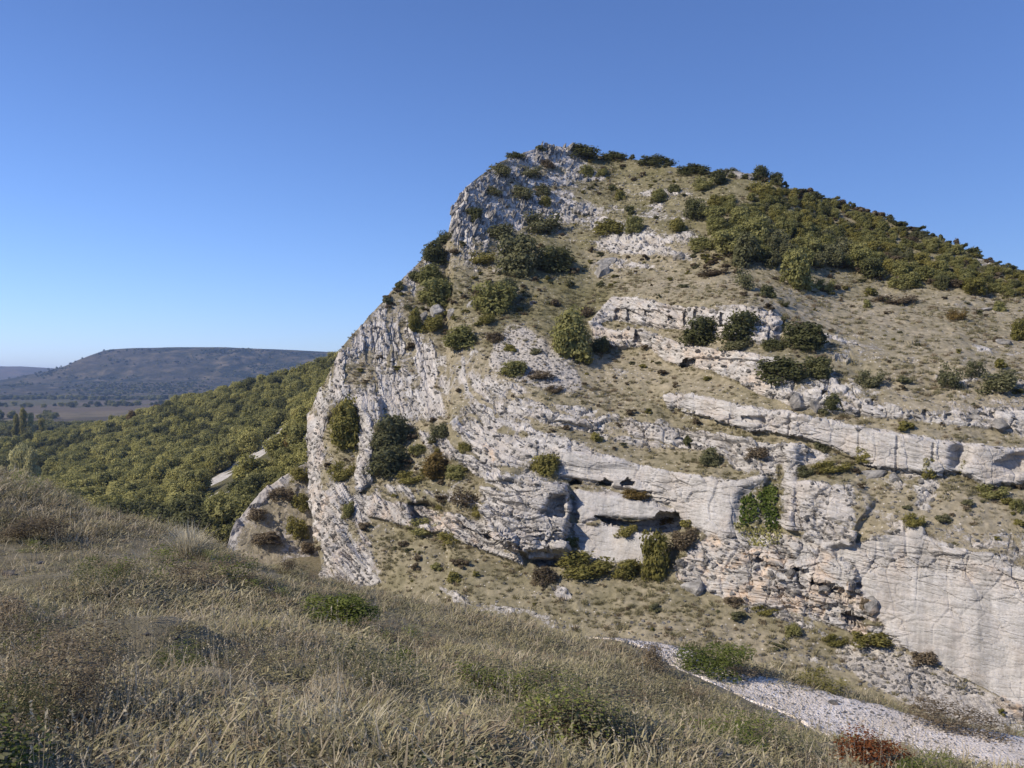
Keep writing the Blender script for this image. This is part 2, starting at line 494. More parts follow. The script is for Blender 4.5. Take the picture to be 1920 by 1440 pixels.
zone([(1040, 893), (1130, 906), (1220, 928), (1265, 945), (1255, 955), (1215, 942), (1130, 920), (1060, 905)], 2, proud=-0.5, rock=0.5, tan=1.0, sm=0.2)
for cx in (1078, 1135, 1176):
    zone([(cx - 13, 905), (cx, 897), (cx + 15, 904), (cx + 12, 912), (cx - 10, 912)], 1, proud=-1.3)
zone([(1078, 918), (1160, 930), (1225, 944), (1268, 958), (1262, 968), (1215, 974), (1130, 968), (1085, 985)], 2, tan=4.0, rock=1.0, sm=0.75, proud=0.5)
zone([(1112, 966), (1150, 973), (1190, 980), (1225, 972), (1235, 960), (1272, 962), (1285, 985), (1270, 1002), (1200, 998), (1140, 984)], 1, tan=1.2, proud=-2.1, rock=0.9)
zone([(1078, 985), (1140, 985), (1210, 1002), (1245, 1012), (1215, 1062), (1100, 1046), (1085, 1020)], 3, tan=2.6, rock=0.97, sm=0.7)
zone([(1050, 1050), (1210, 1060), (1300, 1030), (1265, 1062), (1262, 1090), (1180, 1085), (1040, 1085)], 5, tan=0.5, rock=0.1, green=0.6)
# --- right: stacked cliff bands and terraces
band([(1105, 600), (1145, 555), (1200, 560), (1290, 572), (1380, 572), (1450, 582), (1466, 592)], [(1105, 612), (1150, 600), (1200, 608), (1290, 622), (1380, 640), (1450, 648), (1466, 640)], 3, tan=2.6, rock=0.93, proud=0.5, ochre=0.1)
for cx, w, y0, y1 in ((1160, 9, 578, 602), (1183, 8, 580, 604), (1213, 6, 580, 598), (1260, 6, 590, 606), (1285, 5, 585, 610), (1305, 5, 580, 600), (1352, 4, 585, 612), (1464, 7, 600, 640)):
    zone([(cx - w, y1), (cx - w * .6, y0), (cx + w, y0 + 3), (cx + w * .6, y1)], 1, proud=-0.6)
zone([(1180, 612), (1300, 625), (1300, 645), (1250, 640), (1180, 628)], 4, tan=0.5, rock=0.12)
band([(1105, 605), (1150, 622), (1200, 618), (1240, 632), (1300, 648), (1370, 655), (1445, 668), (1480, 690)], [(1115, 640), (1160, 655), (1215, 650), (1250, 680), (1310, 692), (1380, 715), (1430, 738), (1490, 745)], 3, tan=2.6, rock=0.93, proud=0.5, ochre=0.25)
zone([(1275, 683), (1285, 672), (1303, 674), (1305, 688), (1278, 690)], 1, proud=-1.4)
zone([(1190, 620), (1206, 622), (1200, 642), (1188, 640)], 1, proud=-0.9)
zone([(1300, 670), (1440, 676), (1440, 680), (1300, 676)], 1, proud=-0.4)
zone([(1380, 640), (1480, 645), (1560, 655), (1540, 690), (1440, 668)], 5, tan=0.5, rock=0.2)
band([(1430, 700), (1480, 735), (1560, 742), (1640, 758), (1740, 772), (1850, 766), (1930, 772), (2200, 800)], [(1440, 740), (1490, 760), (1560, 772), (1640, 782), (1740, 795), (1850, 805), (1930, 812), (2200, 850)], 4, tan=1.9, rock=0.8, proud=0.4)
for cx, y in ((1737, 775), (1780, 780), (1860, 775), (1640, 755), (1545, 740)):
    zone([(cx - 7, y - 6), (cx + 6, y - 4), (cx + 4, y + 9), (cx - 6, y + 6)], 1, proud=-0.4)
zone([(1490, 762), (1640, 785), (1740, 797), (1930, 815), (2200, 855), (2200, 900), (1920, 848), (1760, 826), (1620, 800), (1500, 776)], 3, tan=0.5, rock=0.3, green=0.15)
band([(1245, 742), (1270, 735), (1330, 746), (1400, 762), (1500, 776), (1620, 800), (1760, 826), (1800, 830), (1860, 838), (1930, 845), (2200, 910)], [(1250, 765), (1290, 772), (1340, 785), (1400, 808), (1480, 815), (1550, 838), (1640, 872), (1700, 882), (1770, 890), (1800, 885), (1850, 912), (1930, 905), (2200, 960)], 2, tan=6.0, rock=0.98, sm=0.42, proud=0.7, ochre=0.05)
for cx, w, y0, y1 in ((1683, 4, 815, 878), (1370, 2, 775, 805), (1480, 3, 775, 815), (1610, 2, 805, 840), (1750, 3, 830, 870)):
    zone([(cx - w, y1), (cx - w * .6, y0), (cx + w, y0 + 3), (cx + w * .6, y1)], 1, proud=-0.2)
zone([(1785, 838), (1815, 828), (1818, 850), (1800, 880), (1786, 880)], 4, proud=-0.9, rock=0.8)
zone([(1865, 870), (1900, 850), (1935, 845), (1935, 880), (1905, 885), (1880, 875)], 3, proud=-0.9)
zone([(1390, 782), (1432, 780), (1430, 790), (1392, 792)], 1, proud=-0.5)
zone([(1260, 768), (1330, 782), (1400, 808), (1480, 818), (1550, 842), (1480, 840), (1380, 822), (1280, 795)], 3, tan=0.5, rock=0.25)
band([(1180, 785), (1290, 800), (1380, 822), (1450, 835), (1500, 838), (1560, 852)], [(1180, 822), (1280, 835), (1350, 850), (1420, 862), (1480, 872), (1555, 875)], 3, tan=2.2, rock=0.88)
zone([(1350, 850), (1450, 862), (1465, 900), (1440, 915), (1370, 880)], 4, tan=2.0, rock=0.8)
zone([(1470, 850), (1490, 838), (1500, 870), (1490, 915), (1480, 995), (1466, 990)], 2, tan=6.0, rock=1.0, proud=0.4)
zone([(1386, 925), (1420, 905), (1455, 890), (1475, 925), (1468, 1000), (1420, 1015), (1370, 1000)], 7, proud=-0.8, rock=0.5, green=0.9, tan=1.8)
zone([(1462, 862), (1470, 865), (1468, 905), (1460, 905)], 2, proud=-0.35)
zone([(1500, 875), (1560, 850), (1640, 872), (1760, 892), (1730, 930), (1640, 905), (1500, 905)], 4, tan=0.6, rock=0.28, green=0.5)
zone([(1482, 915), (1500, 905), (1600, 905), (1640, 940), (1610, 985), (1600, 1020), (1540, 1030), (1500, 1000), (1476, 992)], 3, tan=1.9, rock=0.9, proud=0.6)
zone([(1540, 940), (1600, 945), (1600, 975), (1550, 972)], 4, sm=0.5, ochre=0.0)
zone([(1600, 900), (1720, 905), (1840, 935), (1930, 955), (2200, 1000), (2200, 1120), (1930, 1068), (1760, 1015), (1700, 1000), (1640, 1010), (1600, 990)], 6, tan=0.85, rock=0.42, green=0.1)
zone([(1720, 905), (1760, 905), (1740, 960), (1715, 950)], 3, rock=0.8, tan=1.5)
zone([(1830, 930), (1920, 930), (2100, 1000), (2000, 1050), (1850, 1000)], 10, rock=0.3, tan=0.7)
zone([(1500, 1005), (1600, 1020), (1690, 1000), (1720, 990), (1760, 1015), (1930, 1068), (2200, 1130), (2200, 1470), (1920, 1328), (1730, 1238), (1655, 1182), (1612, 1120), (1590, 1060)], 3, tan=7.0, rock=1.0, sm=0.84)
zone([(1600, 1040), (1760, 1020), (1930, 1070), (2200, 1130), (2200, 1160), (1920, 1110), (1760, 1075), (1620, 1070)], 8, sm=0.45, ochre=0.2)
zone([(1720, 1160), (1850, 1160), (1858, 1178), (1836, 1198), (1808, 1206), (1770, 1196), (1735, 1178)], 10, proud=0.16)
zone([(1265, 1062), (1300, 1028), (1330, 1000), (1400, 1002), (1480, 1000), (1540, 1030), (1600, 1050), (1620, 1120), (1658, 1182), (1705, 1218), (1600, 1192), (1500, 1152), (1400, 1138), (1330, 1116), (1268, 1088)], 3, tan=3.6, rock=0.93, ochre=0.5, sm=0.1)
zone([(1480, 1015), (1560, 1030), (1610, 1080), (1590, 1110), (1520, 1080), (1485, 1060)], 2, proud=0.5, sm=0.5, ochre=0.35)
zone([(1520, 1086), (1560, 1098), (1600, 1118), (1596, 1126), (1555, 1108), (1520, 1094)], 1, proud=-0.6)
zone([(1468, 1062), (1492, 1066), (1490, 1074), (1468, 1070)], 1, proud=-0.7)
zone([(1580, 1150), (1620, 1160), (1620, 1175), (1585, 1168)], 1, proud=-0.9)
for poly in ([(1465, 1068), (1490, 1072), (1495, 1085), (1470, 1082)], [(1535, 1096), (1556, 1104), (1550, 1114), (1535, 1106)], [(1590, 1090), (1605, 1095), (1598, 1110), (1588, 1104)], [(1618, 1118), (1648, 1130), (1640, 1150), (1612, 1145)]):
    zone(poly, 1, proud=0.3, ochre=1.0, sm=0.8)
zone([(1420, 1040), (1445, 1050), (1440, 1075), (1420, 1072)], 2, proud=-0.5, ochre=0.8)
# --- talus at the foot
zone([(560, 1125), (720, 1095), (760, 1005), (880, 1032), (985, 1064), (1180, 1088), (1265, 1092), (1330, 1118), (1400, 1140), (1500, 1156), (1600, 1196), (1720, 1225), (1920, 1335), (2200, 1480), (2200, 1530), (560, 1530)], 4, tan=0.46, rock=0.16, green=0.5, ochre=0.0, sm=0.0)
zone([(690, 1000), (760, 995), (880, 1030), (1000, 1080), (1100, 1100), (1000, 1140), (850, 1100), (720, 1080)], 8, tan=0.5, rock=0.12, green=0.45)
band([(1390, 1138), (1480, 1150), (1560, 1180), (1600, 1200), (1720, 1260)], [(1390, 1150), (1480, 1170), (1560, 1200), (1600, 1220), (1720, 1275)], 3, tan=1.8, rock=0.8)
zone([(1600, 1200), (1700, 1225), (1760, 1250), (1930, 1335), (2150, 1470), (1900, 1400), (1700, 1320), (1610, 1270), (1560, 1220)], 5, scree=0.8, rock=0.3, green=0.0, tan=0.6)
zone([(1850, 1285), (2000, 1360), (2150, 1440), (2150, 1470), (1900, 1345)], 4, ochre=1.0, rock=0.9, tan=2.0)
zone([(780, 1085), (880, 1112), (1000, 1138), (1100, 1175), (1100, 1200), (950, 1160), (850, 1130)], 6, rock=0.36, tan=0.7)
zone([(1030, 1095), (1060, 1100), (1075, 1125), (1045, 1120)], 3, rock=0.7)
zone([(1100, 1150), (1500, 1180), (1600, 1260), (1500, 1300), (1100, 1220)], 12, scree=0.25, green=0.1)

# --- thin grey layers breaking the turf of the upper slope
rb = random.Random(8)
for k in range(46):
    x0, y0 = rb.uniform(870, 1270), rb.uniform(292, 545)
    ln, th, sl = rb.uniform(30, 110), rb.uniform(3.5, 8), rb.uniform(0.02, 0.2)
    if y0 < 300 + max(0, x0 - 1060) * 0.2 or (1000 < x0 < 1120 and y0 > 455) or (y0 > 500 and x0 > 1100):
        continue
    band([(x0, y0), (x0 + ln / 2, y0 + sl * ln / 2 - 2), (x0 + ln, y0 + sl * ln)], [(x0, y0 + th * .5), (x0 + ln / 2, y0 + sl * ln / 2 + th), (x0 + ln, y0 + sl * ln + th * .5)], 2, rock=rb.uniform(0.6, 0.85), tan=1.6, proud=0.15)
for k in ('rock', 'tan'):
    FIELD[k] = blur2(FIELD[k], 1)

def field(a, px, py):
    fx, fy = np.clip(px / PS, 0, FW - 1.001), np.clip(py / PS, 0, FH - 1.001)
    ix, iy = fx.astype(int), fy.astype(int)
    fx, fy = fx - ix, fy - iy
    return (a[iy, ix] * (1 - fx) * (1 - fy) + a[iy, ix + 1] * fx * (1 - fy) + a[iy + 1, ix] * (1 - fx) * fy + a[iy + 1, ix + 1] * fx * fy)

SKYLINE = np.array([(578, 790), (581, 772), (590, 745), (612, 705), (640, 652), (680, 606), (720, 562), (757, 522), (790, 488), (815, 462), (836, 447), (842, 420), (850, 380), (872, 352), (900, 330), (940, 304), (985, 284), (1020, 274), (1060, 274), (1120, 290), (1200, 302), (1330, 328), (1400, 332), (1480, 352), (1540, 372), (1600, 392), (1680, 418), (1750, 444), (1800, 462), (1850, 488), (1920, 514), (2140, 590)], float)
LEFT = np.array([(700, 580), (790, 578), (860, 575), (900, 577), (940, 583), (1000, 588), (1050, 600), (1110, 607), (1530, 607)], float)     # py -> px of the left edge
FOOT = np.array([(560, 1105, 74), (640, 1105, 73.5), (700, 1080, 72.5), (760, 1000, 71.5), (880, 1032, 69.5), (985, 1064, 67), (1180, 1088, 63), (1265, 1092, 61.5), (1400, 1140, 58.5), (1500, 1156, 56.5), (1600, 1196, 54.5), (1720, 1225, 52.5), (1920, 1335, 49), (2140, 1450, 46)], float)

NC, NR = 780, 540
c0 = np.linspace(578, 2140, NC)
top = np.interp(c0, SKYLINE[:, 0], SKYLINE[:, 1])
bot = np.interp(c0, [560, 1000, 1400, 1700, 1920, 2140], [1330, 1340, 1400, 1430, 1480, 1520])
vv = np.linspace(0, 1, NR)
PY = top[None] + (bot - top)[None] * vv[:, None]
wsh = np.clip(1 - (c0 - 578) / 150, 0, 1) ** 2
PX = c0[None] + wsh[None] * (np.interp(PY, LEFT[:, 0], LEFT[:, 1]) - 578)
tan = field(FIELD['tan'], PX, PY)
T = (720 - PY) / FPX
inc = np.zeros_like(PY)
tm = (tan[1:] + tan[:-1]) / 2
tt = (T[1:] + T[:-1]) / 2
inc[1:] = (T[:-1] - T[1:]) / np.maximum(tm - tt, 0.18)      # growth of log distance going up one row
for _ in range(3):
    p = np.pad(inc, [(0, 0), (5, 5)], mode='edge')
    cs = np.cumsum(np.pad(p, [(0, 0), (1, 0)]), axis=1)
    inc = (cs[:, 11:] - cs[:, :-11]) / 11
lnD = -np.cumsum(inc, axis=0)
foot_y, foot_d = np.interp(c0, FOOT[:, 0], FOOT[:, 1]), np.interp(c0, FOOT[:, 0], FOOT[:, 2])
for j in range(NC):
    lnD[:, j] += math.log(foot_d[j]) - np.interp(foot_y[j], PY[:, j], lnD[:, j])
def blur1(a, r, ax):
    for _ in range(3):
        p = np.pad(a, [(r + 1, r) if k == ax else (0, 0) for k in (0, 1)], mode='edge')
        c = np.cumsum(p, axis=ax)
        n = a.shape[ax]
        a = (np.take(c, np.arange(2 * r + 1, 2 * r + 1 + n), axis=ax) - np.take(c, np.arange(0, n), axis=ax)) / (2 * r + 1)
    return a
broad = blur1(lnD, 26, 0)
lnD = blur1(broad, 45, 1) + blur1(lnD - broad, 3, 1)        # broad form even along the face, terraces kept
D = np.exp(lnD)
D += 5.0 * np.clip(1 - (PX - 575) / 70, 0, 1) ** 2 * smooth(1150, 1000, PY)                 # the flank turns away at the left edge
D -= blur2(field(PROUD, PX, PY), 0)

def unproject(px, py, d):
    return np.stack([(px - 960) / FPX * d, d, (720 - py) / FPX * d], -1)
def grid_normals(P):
    du = np.gradient(P, axis=1)
    dv = np.gradient(P, axis=0)
    n = np.cross(du, dv)
    n /= np.linalg.norm(n, axis=2, keepdims=True) + 1e-9
    n[n[..., 1] > 0] *= -1
    return n
P0 = unproject(PX, PY, D)
Nrm = grid_normals(np.stack([blur2(P0[..., k], 2) for k in range(3)], -1))
# bedding of the fold: concentric about a hinge on the left, dipping gently to the right beyond it
hx, hy = 1040.0, 560.0
dyb = PY - hy - 0.16 * (PX - hx)
lft = PX < hx
rad = np.where(lft, (np.abs((PX - hx) * 1.3) ** 3 + np.abs(dyb) ** 3) ** (1 / 3), np.abs(dyb))
along = np.where(lft, -np.arctan2((hx - PX) * 1.3, np.abs(dyb) + 1) * 420, PX - hx)
mpp = D / FPX
bed, run = rad * 0.045, along * 0.045
PXf, PYf = PX.ravel(), PY.ravel()
pf = P0.reshape(-1, 3)
bedf, runf = bed.ravel(), run.ravel()
def F(k):
    return field(FIELD[k], PXf, PYf)
rock, scree, green, ochre, smf = (F(k) for k in ('rock', 'scree', 'green', 'ochre', 'sm'))
warp = fbm(pf / 3.0, 3, 5)
strat = vnoise(np.stack([bedf / 0.55 + warp * 0.8, runf / 7, pf[:, 1] * 0], 1), 9)
seam = vnoise(np.stack([bedf / 1.5 + warp * 1.1, runf / 11, pf[:, 1] * 0 + 3], 1), 15)
ph = bedf / 1.55 + warp * 0.55 + 0.25 * vnoise(np.stack([runf / 5, bedf / 6, pf[:, 1] * 0], 1), 19)
saw = ph - np.floor(ph)
ph2 = bedf / 0.52 + warp * 0.7 + 0.3 * vnoise(np.stack([runf / 2.5, bedf / 3, pf[:, 1] * 0], 1), 23)
saw2 = ph2 - np.floor(ph2)
ledge = smooth(0.62, 0.95, saw) * smooth(-0.35, 0.25, vnoise(np.stack([runf / 4, np.floor(ph) * 3.7, pf[:, 1] * 0], 1), 27))
rock = np.clip(rock + (0.24 * fbm(pf / 2.2, 4, 3) + 0.14 * strat + 0.22 * seam - 0.34 * ledge - 0.02) * (1 - smf * 0.92), 0, 1)
rw = smooth(0.3, 0.62, rock)
rough = rw * (1 - smf) * (0.4 + 0.6 * smooth(-0.25, 0.3, fbm(pf / np.array([6, 9, 4]), 3, 33)))
q = np.stack([bedf / 0.9 + warp * 0.5, runf / 3.2 + fbm(pf / 2.0, 2, 21) * 0.4, pf[:, 1] / 8], 1)
v1, g1 = cells(q, 1, 0.9)
v2, g2 = cells(q * np.array([2.6, 2.4, 2.0]) + 7.7, 5, 0.9)
v3, g3 = cells(np.stack([pf[:, 0] / 1.5 + warp * .4, pf[:, 1] / 3.0, pf[:, 2] / 2.8], 1), 13)
disp = rough * ((v1 - 0.5) * 0.30 + (v2 - 0.5) * 0.13 + (0.5 - saw) * 0.34 * (0.55 + 0.45 * smooth(760, 950, PXf)) + (0.5 - saw2) * 0.11 + (v3 - 0.5) * 0.30 * smooth(1150, 1300, PXf))
disp -= rough * (0.26 * smooth(0.10, 0.0, g1) + 0.10 * smooth(0.14, 0.0, g2) + 0.25 * smooth(0.10, 0.0, g3) * smooth(1150, 1300, PXf))
disp += rough * (0.14 * strat + 0.22 * ridged(pf / 3.4, 3, 31) + 0.06 * fbm(pf / 0.4, 2, 41) + 0.07 * vnoise(np.stack([bedf / 0.16, runf / 1.3, pf[:, 1]], 1), 45))
flute = fbm(np.stack([pf[:, 0] / 0.8, pf[:, 1] / 2, pf[:, 2] / 6], 1), 3, 51)
disp += rw * smf * (0.10 * flute + 0.14 * fbm(pf / 4.5, 3, 61) + 0.03 * fbm(pf / 0.5, 3, 71))
vb, gb = cells(np.stack([pf[:, 0] / 6 + warp * .6, pf[:, 1] / 9, pf[:, 2] / 4.5 + pf[:, 0] * 0.05], 1), 17)
disp += rw * smf * ((vb - 0.5) * 0.07 - 0.02 * smooth(0.02, 0.0, gb))
disp += (1 - rw) * (0.30 * fbm(pf / 3.5, 4, 81) + 0.10 * fbm(pf / 0.7, 3, 91)) + (1 - rw) * scree * 0.06 * fbm(pf / 0.3, 2, 95)
disp *= smooth(1.02, 0.8, disp) 
Pd = pf + Nrm.reshape(-1, 3) * disp[:, None]
mask = np.stack([rock, np.clip(scree, 0, 1), np.clip(green, 0, 1), np.clip(ochre, 0, 1)], 1)
HILL_P = Pd.reshape(NR, NC, 3)
HILL_N = Nrm
ROCK = rock.reshape(NR, NC)

# the far side: roll the skyline and the left edge over the back of the hill
ring = [(r, 0) for r in range(NR - 1, 0, -1)] + [(0, c) for c in range(NC)]
ringi = np.array([r * NC + c for r, c in ring])
B0 = Pd[ringi]
tang = np.gradient(blur1(pf[ringi][:, [0, 2]], 12, 0), axis=0)
tang /= np.linalg.norm(tang, axis=1, keepdims=True) + 1e-9
outw = np.stack([-tang[:, 1], np.zeros(len(B0)), tang[:, 0]], 1)
outw[:, 2] = np.maximum(outw[:, 2], 0.02)
view = B0 / np.linalg.norm(B0, axis=1, keepdims=True)
back = []
for s in (0.3, 0.8, 1.6, 3, 5, 8, 12, 18, 26, 36, 50):
    q2 = B0 + view * s - outw * (0.02 * s + 0.010 * s * s)
    q2[:, 2] = np.maximum(q2[:, 2] - 0.15 * s * (outw[:, 0] < -0.5), -40)
    q2 += fbm(q2 / 2.0, 3, 3)[:, None] * np.array([0.25, 0.2, 0.0]) * min(1, s / 3)
    back.append(q2)
nb = len(ringi)
allv = np.concatenate([Pd] + back)
faces = grid_faces(NR, NC)
idx = np.concatenate([ringi[None], NR * NC + np.arange(len(back) * nb).reshape(len(back), nb)])
bf = np.stack([idx[:-1, :-1].ravel(), idx[1:, :-1].ravel(), idx[1:, 1:].ravel(), idx[:-1, 1:].ravel()], 1)
hill_me = mesh_np('hill', allv, [faces, bf], [mat_hill()], False)
bc = np.stack([bedf, runf, pf[:, 1]], 1)
set_attr(hill_me, 'smoothness', np.concatenate([smf] + [smf[ringi]] * len(back)))
set_attr(hill_me, 'bedco', np.concatenate([bc] + [bc[ringi]] * len(back)))
set_attr(hill_me, 'mask', np.concatenate([mask] + [mask[ringi]] * len(back)))
hill = obj('hill', hill_me, kind='structure')
print('hill depth: peak %.0f, right ridge %.0f, mid %.0f' % (D[0, np.abs(c0 - 1060).argmin()], D[0, np.abs(c0 - 1900).argmin()], D[NR // 2, NC // 2]))
HILL_BVH = BVHTree.FromPolygons([tuple(v) for v in Pd.tolist()], faces.tolist())

def on_hill(px, py):
    d = Vector(((px - 960) / FPX, 1.0, (720 - py) / FPX)).normalized()
    loc, n, i, dist = HILL_BVH.ray_cast(Vector((0, 0, 0)), d)
    return loc, n

# ================================================================== NEAR SLOPE, GORGE, PATH
near_pts = [
    (0, 1440, 3.7), (480, 1440, 3.9), (960, 1440, 4.2), (1300, 1440, 5.0), (1500, 1440, 6.2), (1640, 1440, 8.6),
    (-400, 1440, 3.6), (-300, 1100, 11), (-300, 940, 22),
    (0, 1150, 8), (0, 1000, 15), (0, 955, 24), (150, 975, 23), (150, 1065, 13),
    (300, 1200, 8), (300, 1105, 12), (300, 1014, 20), (420, 1042, 19.5),
    (600, 1250, 8), (600, 1150, 13), (600, 1104, 17.5), (760, 1137, 17.5),
    (900, 1300, 8), (900, 1210, 13), (900, 1168, 17), (1040, 1198, 17.5),
    (1200, 1362, 8), (1200, 1298, 12.5), (1150, 1200, 18),
    (1250, 1240, 17.2), (1350, 1284, 16.3), (1500, 1342, 15.2), (1600, 1384, 14.4), (1700, 1426, 13.6), (1800, 1450, 12.8), (2000, 1520, 11.5), (1330, 1362, 12.0), (1480, 1420, 10.5), (1600, 1452, 9.8),
    (1250, 1212, 18.3), (1400, 1262, 17.6), (1550, 1300, 17.2), (1700, 1340, 16.8), (1920, 1390, 15.8), (2150, 1450, 15),
]
npw = [pt(*p) for p in near_pts]
crest = [(-300, 940, 22), (0, 955, 24), (150, 975, 23), (300, 1014, 20), (420, 1042, 19.5), (600, 1104, 17.5), (760, 1137, 17.5), (900, 1168, 17), (1040, 1198, 17.5), (1150, 1200, 18), (1250, 1212, 18.3), (1400, 1262, 17.6), (1550, 1300, 17.2), (1700, 1340, 16.8), (1920, 1390, 15.8), (2150, 1450, 15)]
for px, py, d in crest:
    c = pt(px, py, d)
    u = c[:2] / np.linalg.norm(c[:2])
    lip = 1.2 if px > 1200 else 0.0
    for s, dz in ((2.5 + lip, 1.5), (6 + lip, 4.6), (12 + lip, 10.5), (20 + lip, 15.5 if px > 200 else 14)):
        q = c.copy()
        q[:2] += u * s
        q[2] = max(c[2] - dz - 0.15 * s, -21)
        npw.append(q)
for a in range(-80, 81, 20):
    for r in (48, 62, 80, 100, 140):
        npw.append(np.array([math.sin(R(a)) * r, math.cos(R(a)) * r, -21.5]))
npw += [np.array(p) for p in ((0, 0, -1.55), (-6, 0, -0.9), (6, 0, -2.6), (-14, 4, -0.8), (12, 4, -4.0), (0, -8, -0.6), (-12, -8, 0.2), (12, -8, -2.5), (-25, 10, -0.9))]
npw = np.array(npw)
G0 = RBF(npw[:, :2], npw[:, 2])
path_lo = np.array([pt(*p)[:2] for p in ((1020, 1193, 18.2), (1100, 1205, 17.8), (1180, 1225, 17.5), (1250, 1248, 17.1), (1350, 1292, 16.0), (1500, 1352, 14.6), (1600, 1394, 13.7), (1700, 1436, 12.9), (1800, 1476, 12.1), (2100, 1560, 10.8))])
path_hi = np.array([pt(*p)[:2] for p in ((1020, 1186, 18.5), (1100, 1190, 18.5), (1180, 1197, 18.6), (1250, 1206, 18.5), (1350, 1246, 17.5), (1500, 1290, 17), (1600, 1318, 16.8), (1700, 1338, 16.6), (1800, 1362, 16.2), (2100, 1435, 15.4))])

def path_amount(x, y):
    """1 on the track, 0 off it."""
    m = np.zeros(len(x))
    mid = (path_lo + path_hi) / 2
    hw = np.linalg.norm(path_hi - path_lo, axis=1) / 2
    for i in range(len(mid) - 1):
        for f in np.linspace(0, 1, 7):
            c = mid[i] * (1 - f) + mid[i + 1] * f
            w = hw[i] * (1 - f) + hw[i + 1] * f
            m = np.maximum(m, smooth(1.12, 0.72, np.hypot(x - c[0], y - c[1]) / w))
    return m

def near_height(x, y, detail=True):
    z = G0(np.stack([x, y], 1))
    if detail:
        p = np.stack([x, y, 0 * x], 1)
        r = np.hypot(x, y)
        on = 1 - path_amount(x, y)
        z = z + on * (0.16 * fbm(p / 2.2, 3, 101) + 0.26 * np.maximum(vnoise(p / 1.05, 103) - 0.1, 0) + 0.10 * np.maximum(vnoise(p / 0.45, 107), 0)) * smooth(1, 4, r) * (0.35 + 0.65 * smooth(14, 7, r))
        z = z + smooth(22, 40, r) * 0.9 * fbm(p / 5, 3, 105)
    return z

nr_, na_ = 310, 440
rr = 0.8 * (140 / 0.8) ** np.linspace(0, 1, nr_)
aa = np.radians(np.linspace(-110, 110, na_))
RR, AA = np.meshgrid(rr, aa, indexing='ij')
gx, gy = (RR * np.sin(AA)).ravel(), (RR * np.cos(AA)).ravel()
gz = near_height(gx, gy)
terr = np.stack([gx, gy, gz], 1)
bare = 0.75 * path_amount(gx, gy) + 0.25 * smooth(20, 30, np.hypot(gx, gy))
me = mesh_np('near_slope', terr, grid_faces(nr_, na_)[:, ::-1], [mat_turf()])
set_attr(me, 'mask', np.stack([bare, bare, bare, bare], 1))
near_slope = obj('near_slope', me, kind='structure')
NEAR_BVH = BVHTree.FromPolygons([tuple(v) for v in terr.tolist()], grid_faces(nr_, na_).tolist())

def on_near(px, py):
    d = Vector(((px - 960) / FPX, 1.0, (720 - py) / FPX)).normalized()
    loc, n, i, dist = NEAR_BVH.ray_cast(Vector((0, 0, 0)), d)
    return loc, n

# the track: a gravel sheet on its bench
ns, nw_ = 160, 22
si = np.linspace(0, len(path_lo) - 1, ns)
lo = np.stack([np.interp(si, np.arange(len(path_lo)), path_lo[:, k]) for k in (0, 1)], 1)
hi = np.stack([np.interp(si, np.arange(len(path_hi)), path_hi[:, k]) for k in (0, 1)], 1)
wv = np.linspace(-0.05, 1.05, nw_)
PP = lo[:, None] * (1 - wv[None, :, None]) + hi[:, None] * wv[None, :, None]
edge = (np.abs(wv - 0.5) > 0.5)[None, :, None]
jit = np.stack([fbm(np.concatenate([PP.reshape(-1, 2), np.zeros((ns * nw_, 1))], 1) / 0.6, 3, 200 + k).reshape(ns, nw_) for k in (0, 1)], 2)
PP = PP + jit * 0.35 * (np.abs(wv - 0.5)[None, :, None] * 2) ** 3
flat = PP.reshape(-1, 2)
pz = near_height(flat[:, 0], flat[:, 1]) + 0.03 + 0.02 * fbm(np.concatenate([flat, flat[:, :1] * 0], 1) / 0.15, 2, 210)
pz -= (0.10 * (np.abs(np.tile(wv, ns) - 0.5) > 0.52))
path_me = mesh_np('path', np.concatenate([flat, pz[:, None]], 1), grid_faces(ns, nw_), [mat_gravel()])
path = obj('path', path_me, kind='structure')

# ================================================================== WOODED HILLSIDE, VALLEY, FAR HILLS
wood_pts = [(660, 704, 290), (560, 724, 330), (450, 742, 360), (300, 776, 400), (200, 806, 420), (100, 826, 430), (0, 852, 440), (-150, 880, 450),
            (600, 800, 200), (500, 830, 230), (400, 850, 260), (250, 860, 300), (100, 880, 330), (0, 890, 350),
            (560, 900, 150), (480, 950, 140), (400, 960, 160), (300, 945, 190), (150, 925, 230), (0, 915, 270),
            (520, 1010, 122), (430, 1010, 125), (300, 1000, 140), (150, 985, 160)]
wp = [pt(*p) for p in wood_pts]
wp += [np.array(p) for p in ((-20, 300, 32), (60, 320, 50), (60, 220, 25), (60, 130, 0), (-20, 180, 10), (-20, 115, -12), (40, 480, 30), (-80, 480, -5), (-200, 520, -32), (-320, 520, -34), (-330, 400, -33), (-200, 300, -30), (-150, 170, -28), (-60, 95, -21.5), (0, 95, -20), (-120, 95, -22), (-260, 250, -33), (120, 300, 55), (120, 500, 40))]
wp = np.array(wp)
G1 = RBF(wp[:, :2] / 10, wp[:, 2])
wx, wy = np.meshgrid(np.linspace(-340, 110, 220), np.linspace(114, 540, 220))
wx, wy = wx.ravel(), wy.ravel()
def wood_height(x, y):
    p = np.stack([x, y, 0 * x], 1)
    return np.maximum(G1(np.stack([x, y], 1) / 10) + 1.5 * fbm(p / 25, 4, 301), -36)
wz = wood_height(wx, wy)
